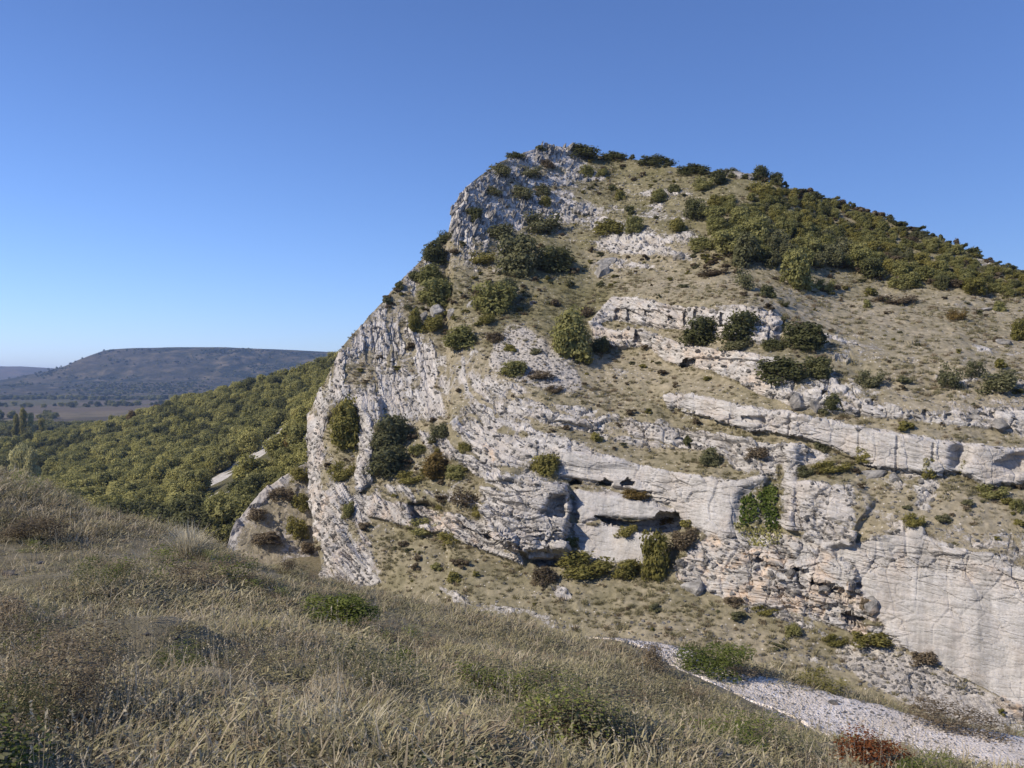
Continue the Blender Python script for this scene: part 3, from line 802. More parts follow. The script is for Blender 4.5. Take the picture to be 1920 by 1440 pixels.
def mat_woodfloor():
    t = NT('wood_floor')
    v = t.coord()
    n = t.noise(v, 0.25, 6, 0.7)
    c = t.ramp(n, [(0.3, (0.05, 0.05, 0.02)), (0.55, (0.10, 0.09, 0.045)), (0.75, (0.17, 0.14, 0.085))])
    bare_, _, _, _ = t.attr('mask')
    st = t.ramp(t.noise(v, 0.9, 6, 0.7), [(0.3, (0.24, 0.22, 0.195)), (0.65, (0.5, 0.475, 0.44))])
    c = t.mix(t.ramp(t.math('ADD', bare_, t.math('MULTIPLY', t.math('SUBTRACT', n, 0.5), 0.9)), [(0.45, 0.0), (0.6, 1.0)]), c, st)
    t.bump(n, 0.7, 0.8)
    return t.base(c)
scars = [((490, 845), (545, 800), 8), ((440, 875), (480, 855), 6), ((395, 905), (425, 890), 6), ((420, 935), (450, 915), 7), ((350, 915), (365, 900), 5), ((380, 940), (400, 930), 5)]
wpx = wx / wy * FPX + 960
wpy = 720 - wz / wy * FPX
scar = np.zeros(len(wx))
for (ax, ay), (bx, by), hw in scars:
    hw = hw * 0.9
    dx, dy = bx - ax, by - ay
    f = np.clip(((wpx - ax) * dx + (wpy - ay) * dy) / (dx * dx + dy * dy), 0, 1)
    d = np.hypot(wpx - ax - f * dx, (wpy - ay - f * dy))
    scar = np.maximum(scar, smooth(hw * 1.8, hw * 0.7, d))
me = mesh_np('wooded_hillside', np.stack([wx, wy, wz], 1), grid_faces(220, 220), [mat_woodfloor()])
set_attr(me, 'mask', np.stack([scar] * 4, 1))
wooded_hillside = obj('wooded_hillside', me, kind='structure')
WOOD_BVH = BVHTree.FromPolygons([tuple(v) for v in np.stack([wx, wy, wz], 1).tolist()], grid_faces(220, 220).tolist())

def on_wood(px, py):
    d = Vector(((px - 960) / FPX, 1.0, (720 - py) / FPX)).normalized()
    loc, n, i, dist = WOOD_BVH.ray_cast(Vector((0, 0, 0)), d)
    return loc, n

def mat_valley():
    """Ploughland, stubble and meadow in strips, with darker heath."""
    t = NT('valley_fields')
    v = t.coord((1, 0.35, 1))
    vo = t.n('ShaderNodeTexVoronoi')
    vo.inputs['Scale'].default_value = 0.006
    t.l(v, vo.inputs['Vector'])
    sep = t.n('ShaderNodeSeparateColor')
    t.l(vo.outputs['Color'], sep.inputs[0])
    c = t.ramp(sep.outputs[0], [(0.0, (0.085, 0.07, 0.046)), (0.4, (0.125, 0.098, 0.066)), (0.6, (0.10, 0.09, 0.045)), (0.8, (0.155, 0.125, 0.08)), (1.0, (0.07, 0.066, 0.032))], 'CONSTANT')
    n = t.noise(t.coord(), 0.02, 6, 0.7)
    c = t.mix(t.ramp(n, [(0.52, 0.0), (0.60, 0.7)]), c, (0.075, 0.07, 0.04))
    t.bump(n, 0.4, 6.0)
    return t.base(c)
vx = np.concatenate([[-9000], np.linspace(-2600, 1500, 90), [9000]])
vy = np.concatenate([np.linspace(85, 600, 20), np.linspace(640, 3200, 80), [4000, 5500, 8000, 12000]])
VX, VY = np.meshgrid(vx, vy)
def valley_height(x, y):
    p = np.stack([x, y, 0 * x], 1)
    return -37 + 4 * fbm(p / 400, 3, 401) * smooth(500, 1200, y) + 16 * smooth(1200, 2300, y) * (0.6 + 0.5 * fbm(p / 700, 3, 405)) - smooth(300, 85, y) * 2
VZ = valley_height(VX.ravel(), VY.ravel())
ground_me = mesh_np('valley_ground', np.stack([VX.ravel(), VY.ravel(), VZ], 1), grid_faces(len(vy), len(vx)), [mat_valley()])
obj('valley_ground', ground_me, kind='structure')

FAR_V = {}
def far_hill(name, sky_pts, d_top, d_foot, mat, z_foot, seed, rough=14, xs=260, hidden=(2200, 60)):
    """A far upland: plateau edge along the skyline, concave flank towards us, flat top behind."""
    sp = np.array(sky_pts, float)
    px = np.linspace(sp[0, 0], sp[-1, 0], xs)
    py = np.interp(px, sp[:, 0], sp[:, 1])
    rows, n = [], 60
    for k in range(n + 8):
        f = min(k / n, 1.0)
        d = d_foot + (d_top - d_foot) * f + max(0, k - n) * 120
        ztop = (720 - py) / FPX * d_top
        prof = 0.55 * f ** 1.6 + 0.45 * smooth(0.62, 0.97, f)
        z = z_foot + (ztop - z_foot) * prof
        x = (px - 960) / FPX * d_top * (1 + 0.0 * f)
        p = np.stack([x, np.full(xs, d), 0 * x], 1)
        z = z + rough * ridged(p / 260, 4, seed) * f * (1 - smooth(0.8, 1.0, f)) * 1.2 + rough * 0.25 * fbm(p / 60, 4, seed + 3) * f * (1 - 0.8 * smooth(0.9, 1, f))
        z = np.where(k > n, z - max(0, k - n) * 3.0, z)
        rows.append(np.stack([x, np.full(xs, d) - rough * 4 * fbm(np.stack([x / 300, 0 * x, 0 * x + k * 0.02], 1), 3, seed + 5) * (1 - f), z], 1))
    V = np.concatenate(rows)
    FAR_V[name] = V
    me = mesh_np(name, V, grid_faces(len(rows), xs), [mat])
    return obj(name, me, kind='structure')
m_mesa = mat_far('oak_heath', [(0.40, (0.018, 0.022, 0.012)), (0.48, (0.035, 0.037, 0.02)), (0.55, (0.07, 0.062, 0.036)), (0.66, (0.15, 0.12, 0.075))], 0.022, 0.003, (0.10, 0.08, 0.052), 0.5)
m_far2 = mat_far('far_heath', [(0.35, (0.045, 0.048, 0.028)), (0.6, (0.11, 0.09, 0.06))], 0.008, 0.0025, (0.17, 0.125, 0.085), 0.7)
far_hill('mesa_hill', [(60, 712), (100, 697), (132, 689), (160, 681), (185, 668), (208, 655), (240, 653), (330, 651), (420, 651), (520, 655), (620, 660), (760, 668), (1000, 690)], 3000, 1900, m_mesa, -34, 501)
far_hill('distant_hill', [(-500, 690), (-200, 684), (0, 687), (40, 687), (75, 689), (110, 691), (160, 694), (260, 700), (420, 715)], 4800, 2600, m_far2, -34, 541, rough=10)

# ================================================================== PLANT AND STONE BUILDERS
def leaf_mat(name, dark, mid, light, trans=0.42):
    t = NT(name)
    at = t.n('ShaderNodeAttribute', attribute_name='tone')
    oi = t.n('ShaderNodeObjectInfo')
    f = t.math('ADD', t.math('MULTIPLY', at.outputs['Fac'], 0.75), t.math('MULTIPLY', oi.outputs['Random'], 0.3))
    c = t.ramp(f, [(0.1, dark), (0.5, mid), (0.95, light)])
    t.l(c, t.b.inputs['Base Color'])
    t.b.inputs['Roughness'].default_value = 0.75
    t.b.inputs['Specular IOR Level'].default_value = 0.2
    tr = t.n('ShaderNodeBsdfTranslucent')
    t.l(c, tr.inputs['Color'])
    mx = t.n('ShaderNodeMixShader')
    mx.inputs[0].default_value = trans
    t.l(t.b.outputs[0], mx.inputs[1])
    t.l(tr.outputs[0], mx.inputs[2])
    t.l(mx.outputs[0], t.out.inputs['Surface'])
    return t.m

LEAF = {
    'holm': leaf_mat('holm_oak_leaves', (0.0523, 0.0582, 0.0234), (0.1166, 0.1208, 0.0494), (0.2093, 0.2038, 0.091)),
    'oak': leaf_mat('oak_leaves', (0.12, 0.125, 0.041), (0.245, 0.238, 0.086), (0.37, 0.345, 0.145)),
    'olive': leaf_mat('yellow_green_leaves', (0.1045, 0.1045, 0.0275), (0.231, 0.209, 0.0605), (0.363, 0.319, 0.11)),
    'grey': leaf_mat('grey_green_leaves', (0.0759, 0.0806, 0.0384), (0.1587, 0.1586, 0.078), (0.276, 0.2621, 0.144)),
    'brown': leaf_mat('dry_brown_scrub', (0.0805, 0.0633, 0.0391), (0.1725, 0.1357, 0.0851), (0.2875, 0.23, 0.1552)),
    'rust': leaf_mat('autumn_leaves', (0.09, 0.065, 0.02), (0.185, 0.13, 0.042), (0.29, 0.21, 0.075)),
    'red': leaf_mat('red_leaves', (0.09, 0.03, 0.014), (0.21, 0.075, 0.026), (0.33, 0.15, 0.05)),
    'moss': leaf_mat('cushion_green', (0.0662, 0.0882, 0.0202), (0.1607, 0.1862, 0.0437), (0.2835, 0.3038, 0.084)),
    'ivy': leaf_mat('ivy_leaves', (0.03, 0.05, 0.012), (0.085, 0.12, 0.022), (0.16, 0.20, 0.045)),
    'pale': leaf_mat('bleached_blades', (0.22, 0.19, 0.11), (0.46, 0.41, 0.28), (0.68, 0.62, 0.47), 0.3),
    'gold': leaf_mat('golden_green_leaves', (0.162, 0.1598, 0.048), (0.3564, 0.3326, 0.115), (0.4968, 0.4536, 0.185)),
    'poplar': leaf_mat('poplar_leaves', (0.22, 0.21, 0.09), (0.45, 0.42, 0.20), (0.62, 0.58, 0.32)),
    'straw': leaf_mat('straw_blades', (0.1541, 0.1258, 0.0759), (0.3555, 0.2994, 0.202), (0.5689, 0.5029, 0.3673), 0.3),
    'turf': leaf_mat('turf_blades', (0.1149, 0.1056, 0.0545), (0.2831, 0.2521, 0.1393), (0.5506, 0.4885, 0.3103), 0.3),
    'green': leaf_mat('green_blades', (0.10, 0.098, 0.045), (0.225, 0.205, 0.105), (0.39, 0.345, 0.2), 0.3),
    'heath': leaf_mat('heath_blades', (0.1006, 0.0805, 0.0495), (0.2229, 0.1754, 0.11), (0.3881, 0.309, 0.2063), 0.3),
}
def bark_mat():
    t = NT('grey_bark')
    n = t.noise(t.coord((1, 1, 0.3)), 9, 4, 0.6)
    t.bump(n, 0.5, 0.02)
    return t.base(t.ramp(n, [(0.3, (0.05, 0.042, 0.032)), (0.7, (0.15, 0.13, 0.105))]))
BARK = bark_mat()
LIME = mat_rock('loose_limestone')
LIME_G = mat_rock('gravel_limestone', 0.15, 1.6)
LIME_O = mat_rock('ochre_limestone', 0.8)

def unit(v):
    return v / (np.linalg.norm(v, axis=-1, keepdims=True) + 1e-9)

def leaf_quads(rng, P, N, size, aspect=0.6):
    n = len(P)
    a = unit(np.cross(N, rng.normal(size=(n, 3))))
    b = unit(np.cross(N, a))
    s = size * rng.uniform(0.6, 1.35, (n, 1))
    a, b = a * s, b * s * aspect
    bend = N * s * rng.uniform(-0.3, 0.3, (n, 1))
    V = np.stack([P - a, P - b + bend, P + a, P + b + bend], 1).reshape(-1, 3)
    Fq = np.arange(4 * n).reshape(n, 4)
    return V, Fq

def tubes(paths, sides=5):
    """Tapered tubes along polylines [(points, radii)]."""
    V, Fc, o = [], [], 0
    for pts, rad in paths:
        pts = np.asarray(pts, float)
        k = len(pts)
        d = unit(np.gradient(pts, axis=0))
        ref = np.array([0.3, 0.9, 0.2])
        u = unit(np.cross(d, ref))
        w = np.cross(d, u)
        an = np.linspace(0, 2 * np.pi, sides, endpoint=False)
        ringp = pts[:, None] + (np.cos(an)[None, :, None] * u[:, None] + np.sin(an)[None, :, None] * w[:, None]) * np.asarray(rad)[:, None, None]
        V.append(ringp.reshape(-1, 3))
        i = np.arange(k * sides).reshape(k, sides)
        j = np.roll(i, -1, 1)
        Fc.append(np.stack([i[:-1].ravel(), j[:-1].ravel(), j[1:].ravel(), i[1:].ravel()], 1) + o)
        o += k * sides
    return np.concatenate(V), np.concatenate(Fc)

def add_tone(me, tone):
    set_attr(me, 'tone', tone)

def crown(seed, n=2200, leaf=0.05, lobes=11, flat=1.0, base=0.12, spread=0.30, loose=0.12, shape='bush'):
    """Leaf cloud in a unit box (width 1, height 1): points on overlapping lobes, gaps between them."""
    rng = np.random.default_rng(seed)
    C, Rd = [], []
    for i in range(lobes):
        th = rng.uniform(0, 2 * np.pi)
        if shape == 'bush':
            z = rng.uniform(base + 0.12, 0.78)
            r = spread * math.sqrt(rng.uniform(0.05, 1)) * (1.1 - 0.75 * max(0, z - 0.35))
        elif shape == 'tree':
            z = rng.uniform(0.34, 0.82)
            r = spread * math.sqrt(rng.uniform(0.05, 1)) * (1.1 - 0.9 * max(0, z - 0.5))
        else:                                    # column
            z = rng.uniform(0.15, 0.88)
            r = spread * 0.6 * rng.uniform(0, 1) * (1.1 - z)
        C.append((r * math.cos(th), r * math.sin(th), z))
        Rd.append(rng.uniform(0.075, 0.235) * (0.75 if shape == 'column' else 1))
    C, Rd = np.array(C), np.array(Rd)
    k = rng.choice(lobes, n, p=Rd ** 2 / (Rd ** 2).sum())
    d = unit(rng.normal(size=(n, 3)))
    rr_ = rng.uniform(0.55, 1.0, n) ** 0.5 * (1 + loose * rng.normal(size=n))
    P = C[k] + d * (Rd[k] * rr_)[:, None]
    P += 0.03 * np.stack([vnoise(P * 9, 1), vnoise(P * 9, 2), vnoise(P * 9, 3)], 1)
    keep = P[:, 2] > 0.01 if shape == 'bush' else P[:, 2] > 0.12
    P, d, k = P[keep], d[keep], k[keep]
    ctr = P[:, :2].mean(0)
    P[:, :2] -= ctr
    sc = 0.5 / np.percentile(np.hypot(P[:, 0], P[:, 1]), 97)
    P[:, :2] *= sc
    P[:, 2] *= 1.0 / np.percentile(P[:, 2], 98.5)
    N = unit(d + 0.42 * rng.normal(size=d.shape) + np.array([0, 0, 0.2]))
    V, Fq = leaf_quads(rng, P, N, leaf)
    V[:, 2] = np.maximum(V[:, 2], -0.03)
    lobe_tone = rng.uniform(0.15, 0.75, lobes)
    tone = np.clip(0.55 * lobe_tone[k] + 0.45 * rng.uniform(0, 1, len(P)), 0, 1)
    C[:, :2] = (C[:, :2] - ctr) * sc
    return V, Fq, np.repeat(tone, 4), C

def stems(seed, C, thick=0.02, trunk=0.0):
    rng = np.random.default_rng(seed)
    paths = []
    if trunk:
        paths.append(([(0, 0, -0.08), (0.01, 0, trunk * 0.5), (0.0, 0.01, trunk)], [thick * 1.6, thick * 1.25, thick * 1.1]))
    for c in C[:9]:
        b = np.array([0, 0, trunk if trunk else -0.06]) + rng.normal(size=3) * np.array([0.03, 0.03, 0])
        m = b * 0.5 + c * 0.5 + rng.normal(size=3) * 0.03
        paths.append(([b, m, c], [thick, thick * 0.6, thick * 0.2]))
    return tubes(paths)

def blades(seed, n, h, spread, lean=0.5, width=0.006, seg=3, curve=0.6, hvar=0.45, cluster=False):
    """Tapered bent grass blades; returns V, F (quads), tone per vertex."""
    rng = np.random.default_rng(seed)
    th = rng.uniform(0, 2 * np.pi, n)
    rad = spread * np.sqrt(rng.uniform(0, 1, n))
    b = np.stack([rad * np.cos(th), rad * np.sin(th), np.full(n, -0.02)], 1)
    th2 = th + rng.normal(0, 1.0, n)
    out = np.stack([np.cos(th2), np.sin(th2), np.zeros(n)], 1)
    L = h * (1 - hvar * rng.uniform(0, 1, n) ** 0.7) * (1.1 - 0.3 * rad / max(spread, 1e-6))
    ln = np.clip(rng.normal(lean, 0.25, n), 0.02, 1.3)
    side = np.stack([-out[:, 1], out[:, 0], np.zeros(n)], 1)
    side = unit(side + 0.5 * rng.normal(size=(n, 3)) * np.array([1, 1, 0]))
    rows = []
    for k in range(seg + 1):
        t = k / seg
        ang = ln * (0.4 + curve * 2.0 * t)
        ang = np.minimum(ang, 1.9)
        if k == 0:
            pos = b
        else:
            pos = pos + (out * np.sin(ang)[:, None] + np.array([0, 0, 1]) * np.cos(ang)[:, None]) * (L / seg)[:, None]
        w = width * (1 - t * 0.88) * rng.uniform(0.7, 1.3, n) if k == 0 else w0 * (1 - t * 0.88)
        if k == 0:
            w0 = w
        rows.append(np.stack([pos - side * w[:, None], pos + side * w[:, None]], 1))
    V = np.stack(rows, 1)                         # n, seg+1, 2, 3
    base = np.arange(n)[:, None] * (seg + 1) * 2
    Fq = np.concatenate([np.stack([base[:, 0] + 2 * k, base[:, 0] + 2 * k + 1, base[:, 0] + 2 * k + 3, base[:, 0] + 2 * k + 2], 1) for k in range(seg)])
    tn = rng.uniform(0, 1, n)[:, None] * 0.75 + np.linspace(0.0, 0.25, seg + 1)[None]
    return V.reshape(-1, 3), Fq, np.repeat(tn.ravel(), 2)

_ico = None
def stone_mesh(name, seed, mat, sub=2, facet=0.35, squash=(1, 1, 0.7), chips=9):
    """An angular stone: an icosphere cut by random planes."""
    import bmesh
    bm = bmesh.new()
    bmesh.ops.create_icosphere(bm, subdivisions=sub, radius=0.5)
    v = np.array([x.co[:] for x in bm.verts])
    f = np.array([[l.index for l in fc.verts] for fc in bm.faces])
    bm.free()
    rng = np.random.default_rng(seed)
    for _ in range(chips):
        nrm = unit(rng.normal(size=3))
        d = rng.uniform(0.26, 0.44)
        h = v @ nrm
        over = np.maximum(h - d, 0)
        v = v - nrm[None] * over[:, None]
    v = v * np.array(squash)
    v = v + 0.10 * fbm(v * 4 + seed, 3, seed)[:, None] * unit(v)
    return mesh_np(name, v, f, [mat], False)

# prototypes with plain mesh data, shared by every copy
def plant_mesh(name, leafkind, V, Fq, tone, S=None):
    if S is None:
        me = mesh_np(name, V, Fq, [LEAF[leafkind]], False)
        add_tone(me, tone)
        return me
    sv, sf = S
    me = mesh_np(name, np.concatenate([V, sv]), [Fq, sf + len(V)], [LEAF[leafkind], BARK], False)
    mi = np.zeros(len(Fq) + len(sf), np.int32)
    mi[len(Fq):] = 1
    me.polygons.foreach_set('material_index', mi)
    add_tone(me, np.concatenate([tone, np.full(len(sv), 0.5)]))
    return me

CROWN, STEM, WHOLE = {}, {}, {}
_shape = {}
for vi in range(3):
    _shape['bush', vi] = crown(11 + vi, 2800, 0.046, 26, base=0.0, loose=0.18)
    _shape['low', vi] = crown(41 + vi, 2200, 0.046, 28, base=0.0, spread=0.42, loose=0.2)
    _shape['tree', vi] = crown(71 + vi, 2800, 0.046, 26, shape='tree', spread=0.35, loose=0.16)
    _shape['thin', vi] = crown(101 + vi, 900, 0.05, 14, base=0.05, loose=0.3)
    _shape['tiny', vi] = crown(131 + vi, 700, 0.085, 8, base=0.03)
    _shape['column', vi] = crown(161 + vi, 1500, 0.055, 16, shape='column')
def get_plant(shape, leafkind, vi):
    key = (shape, leafkind, vi % 3)
    if key not in CROWN:
        V, Fq, tone, C = _shape[shape, vi % 3]
        nm = 'foliage' if shape in ('bush', 'low', 'thin', 'tiny') else 'crown'
        CROWN[key] = plant_mesh(nm, leafkind, V, Fq, tone)
        sk = (shape, vi % 3)
        if sk not in STEM:
            tr = {'tree': 0.35, 'column': 0.3}.get(shape, 0)
            sv, sf = stems(7 + vi, C, 0.03 if shape == 'tree' else 0.018, tr)
            STEM[sk] = (mesh_np('trunk' if tr else 'stems', sv, sf, [BARK], True), (sv, sf))
        WHOLE[key] = plant_mesh(nm, leafkind, V, Fq, tone, STEM[sk][1])
    return CROWN[key], STEM[shape, vi % 3][0], WHOLE[key]

rngp = random.Random(4)
def plant(name, loc, w, h, shape, leafkind, label, cat, group=None, parts=True, depth=None, rot=None):
    vi = rngp.randrange(3)
    cm, sm_, whole = get_plant(shape, leafkind, vi)
    rot = rngp.uniform(0, 6.28) if rot is None else rot
    if parts:
        root = obj(name, None, label=label, cat=cat, group=group)
        root.empty_display_size = 0.3
        obj('crown' if shape in ('tree', 'column') else 'foliage', cm, root)
        obj('trunk' if shape in ('tree', 'column') else 'stems', sm_, root)
    else:
        root = obj(name, whole, label=label, cat=cat, group=group)
    root.location = loc
    root.rotation_euler = (rngp.uniform(-.06, .06), rngp.uniform(-.06, .06), rot)
    root.scale = (w, depth or w, h)
    return root

def hill_spot(px, py):
    for k in range(40):
        loc, n = on_hill(px, py)
        if loc is not None:
            return loc, n
        py += 2
    return None, None

def scatter(name, pts, rot, scl, idx, meshes, label=None):
    """Many loose pieces that nobody could count, set out as one object."""
    me = bpy.data.meshes.new(name)
    me.vertices.add(len(pts))
    me.vertices.foreach_set('co', np.ascontiguousarray(pts, np.float32).ravel())
    set_attr(me, 'rot', rot)
    set_attr(me, 'scl', scl)
    a = me.attributes.new('pick', 'INT', 'POINT')
    a.data.foreach_set('value', np.ascontiguousarray(idx, np.int32))
    col = bpy.data.collections.new(name + '_kinds')
    for i, m in enumerate(meshes):
        col.objects.link(bpy.data.objects.new('%s_kind_%02d' % (name, i), m))
    ng = bpy.data.node_groups.new(name + '_nodes', 'GeometryNodeTree')
    ng.interface.new_socket('Geometry', in_out='INPUT', socket_type='NodeSocketGeometry')
    ng.interface.new_socket('Geometry', in_out='OUTPUT', socket_type='NodeSocketGeometry')
    N, L = ng.nodes, ng.links
    gi, go = N.new('NodeGroupInput'), N.new('NodeGroupOutput')
    ci = N.new('GeometryNodeCollectionInfo')
    ci.inputs['Collection'].default_value = col
    ci.inputs['Separate Children'].default_value = True
    ci.inputs['Reset Children'].default_value = True
    ip = N.new('GeometryNodeInstanceOnPoints')
    ip.inputs['Pick Instance'].default_value = True
    def na(nm, dt):
        nd = N.new('GeometryNodeInputNamedAttribute')
        nd.data_type = dt
        nd.inputs['Name'].default_value = nm
        return nd.outputs['Attribute']
    e2r = N.new('FunctionNodeEulerToRotation')
    L.new(na('rot', 'FLOAT_VECTOR'), e2r.inputs[0])
    L.new(gi.outputs[0], ip.inputs['Points'])
    L.new(ci.outputs[0], ip.inputs['Instance'])
    L.new(na('pick', 'INT'), ip.inputs['Instance Index'])
    L.new(e2r.outputs[0], ip.inputs['Rotation'])
    L.new(na('scl', 'FLOAT_VECTOR'), ip.inputs['Scale'])
    L.new(ip.outputs[0], go.inputs[0])
    o = obj(name, me, kind='stuff', label=label)
    md = o.modifiers.new('scatter', 'NODES')
    md.node_group = ng
    return o

# ================================================================== LOOSE ROCK AND TURF ON THE HILL
rng = np.random.default_rng(77)
shards = [stone_mesh('shard', 300 + i, LIME, 1, squash=s, chips=8) for i, s in enumerate(((0.35, 1, 1.5), (0.3, 0.9, 1.2), (0.45, 1.2, 0.9)))]
blocks = [stone_mesh('block', 320 + i, LIME, 1, squash=s, chips=9) for i, s in enumerate(((1, 0.8, 0.6), (1.3, 0.8, 0.5), (0.9, 0.9, 0.8), (1.5, 0.9, 0.45)))]
pebbles = [stone_mesh('pebble', 340 + i, LIME, 1, squash=(1, 0.85, 0.6), chips=6) for i in range(3)]
rockf = ROCK.ravel()
front = HILL_P.reshape(-1, 3)
cell = (D / FPX).ravel() ** 2                      # share of surface each grid point stands for
rock_weight = cell * smooth(0.42, 0.7, rockf) * (smf < 0.4)
dome = (PXf < 1110) & (PYf < 470)
def pick_idx(w, n):
    w = w / w.sum()
    return rng.choice(len(w), n, p=w)
tiltang = np.arctan2(np.gradient(rad, axis=0), np.gradient(rad, axis=1) + 1e-9).ravel()
i = pick_idx(rock_weight * dome, 900)
sz = rng.uniform(0.35, 1.0, (900, 1)) ** 1.3 * 1.3
scatter('rock_shards', front[i] + np.array([0, 0.12, -0.1]), np.stack([rng.normal(0.1, 0.2, 900), rng.normal(0.32, 0.15, 900), rng.normal(0.1, 0.45, 900)], 1), sz * rng.uniform(0.7, 1.3, (900, 3)), rng.integers(0, 3, 900), shards, 'tilted pale limestone shards standing over the upper crag')
n = 3600
i = pick_idx(rock_weight * (~dome), n)
sz = 0.12 + 0.5 * rng.uniform(0, 1, (n, 1)) ** 2.2
beta = np.where(PXf[i] < 1000, 0.9, 0.16)
scatter('rock_blocks', front[i], np.stack([rng.normal(0, 0.25, n), beta * 0.7 + rng.normal(0, 0.25, n), rng.normal(0, 0.5, n)], 1), sz * rng.uniform(0.75, 1.3, (n, 3)), rng.integers(0, 4, n), blocks, 'broken limestone blocks along the ledges of the hill')
n = 17000
stony = cell * (0.03 + np.clip(rockf - 0.08, 0, 1) * (rockf < 0.6) + 1.6 * scree * (rockf < .6)) * (rockf < 0.7) * (smf < 0.4) * (PYf < 1300) * (1 + 1.5 * (PYf < 540) * (PXf < 1350))
i = pick_idx(stony, n)
sz = 0.06 + 0.30 * rng.uniform(0, 1, (n, 1)) ** 3
scatter('loose_stones', front[i], rng.uniform(0, 6.28, (n, 3)) * np.array([0.1, 0.1, 1]), sz * rng.uniform(0.8, 1.3, (n, 3)), rng.integers(0, 3, n), pebbles, 'small pale stones strewn over the turf and scree')
tuft_meshes = []
for k, (kind, nb, h, sp_, ln) in enumerate((('turf', 46, 0.9, 0.5, 0.6), ('green', 46, 0.7, 0.55, 0.7), ('heath', 50, 0.9, 0.5, 0.5), ('turf', 40, 0.7, 0.6, 0.8))):
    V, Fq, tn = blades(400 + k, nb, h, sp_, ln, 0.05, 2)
    tuft_meshes.append(plant_mesh('tuft', kind, V, Fq, tn))
n = 15000
tw = cell * smooth(0.5, 0.2, rockf) * (1 - np.clip(scree, 0, 1) * 0.9) * (0.35 + smooth(-0.2, 0.5, fbm(front / 4, 3, 611)))
i = pick_idx(tw, n)
sz = 0.16 + 0.34 * rng.uniform(0, 1, (n, 1)) ** 2
kd = np.where(rng.uniform(0, 1, n) < green[i] * 0.9, 1, rng.choice([0, 2, 3, 0], n))
scatter('hill_grass', front[i], np.stack([rng.normal(0, 0.1, n), rng.normal(0, 0.1, n), rng.uniform(0, 6.28, n)], 1), sz * rng.uniform(0.8, 1.2, (n, 3)), kd, tuft_meshes, 'dry grass tufts and heath over the terraces of the hill')

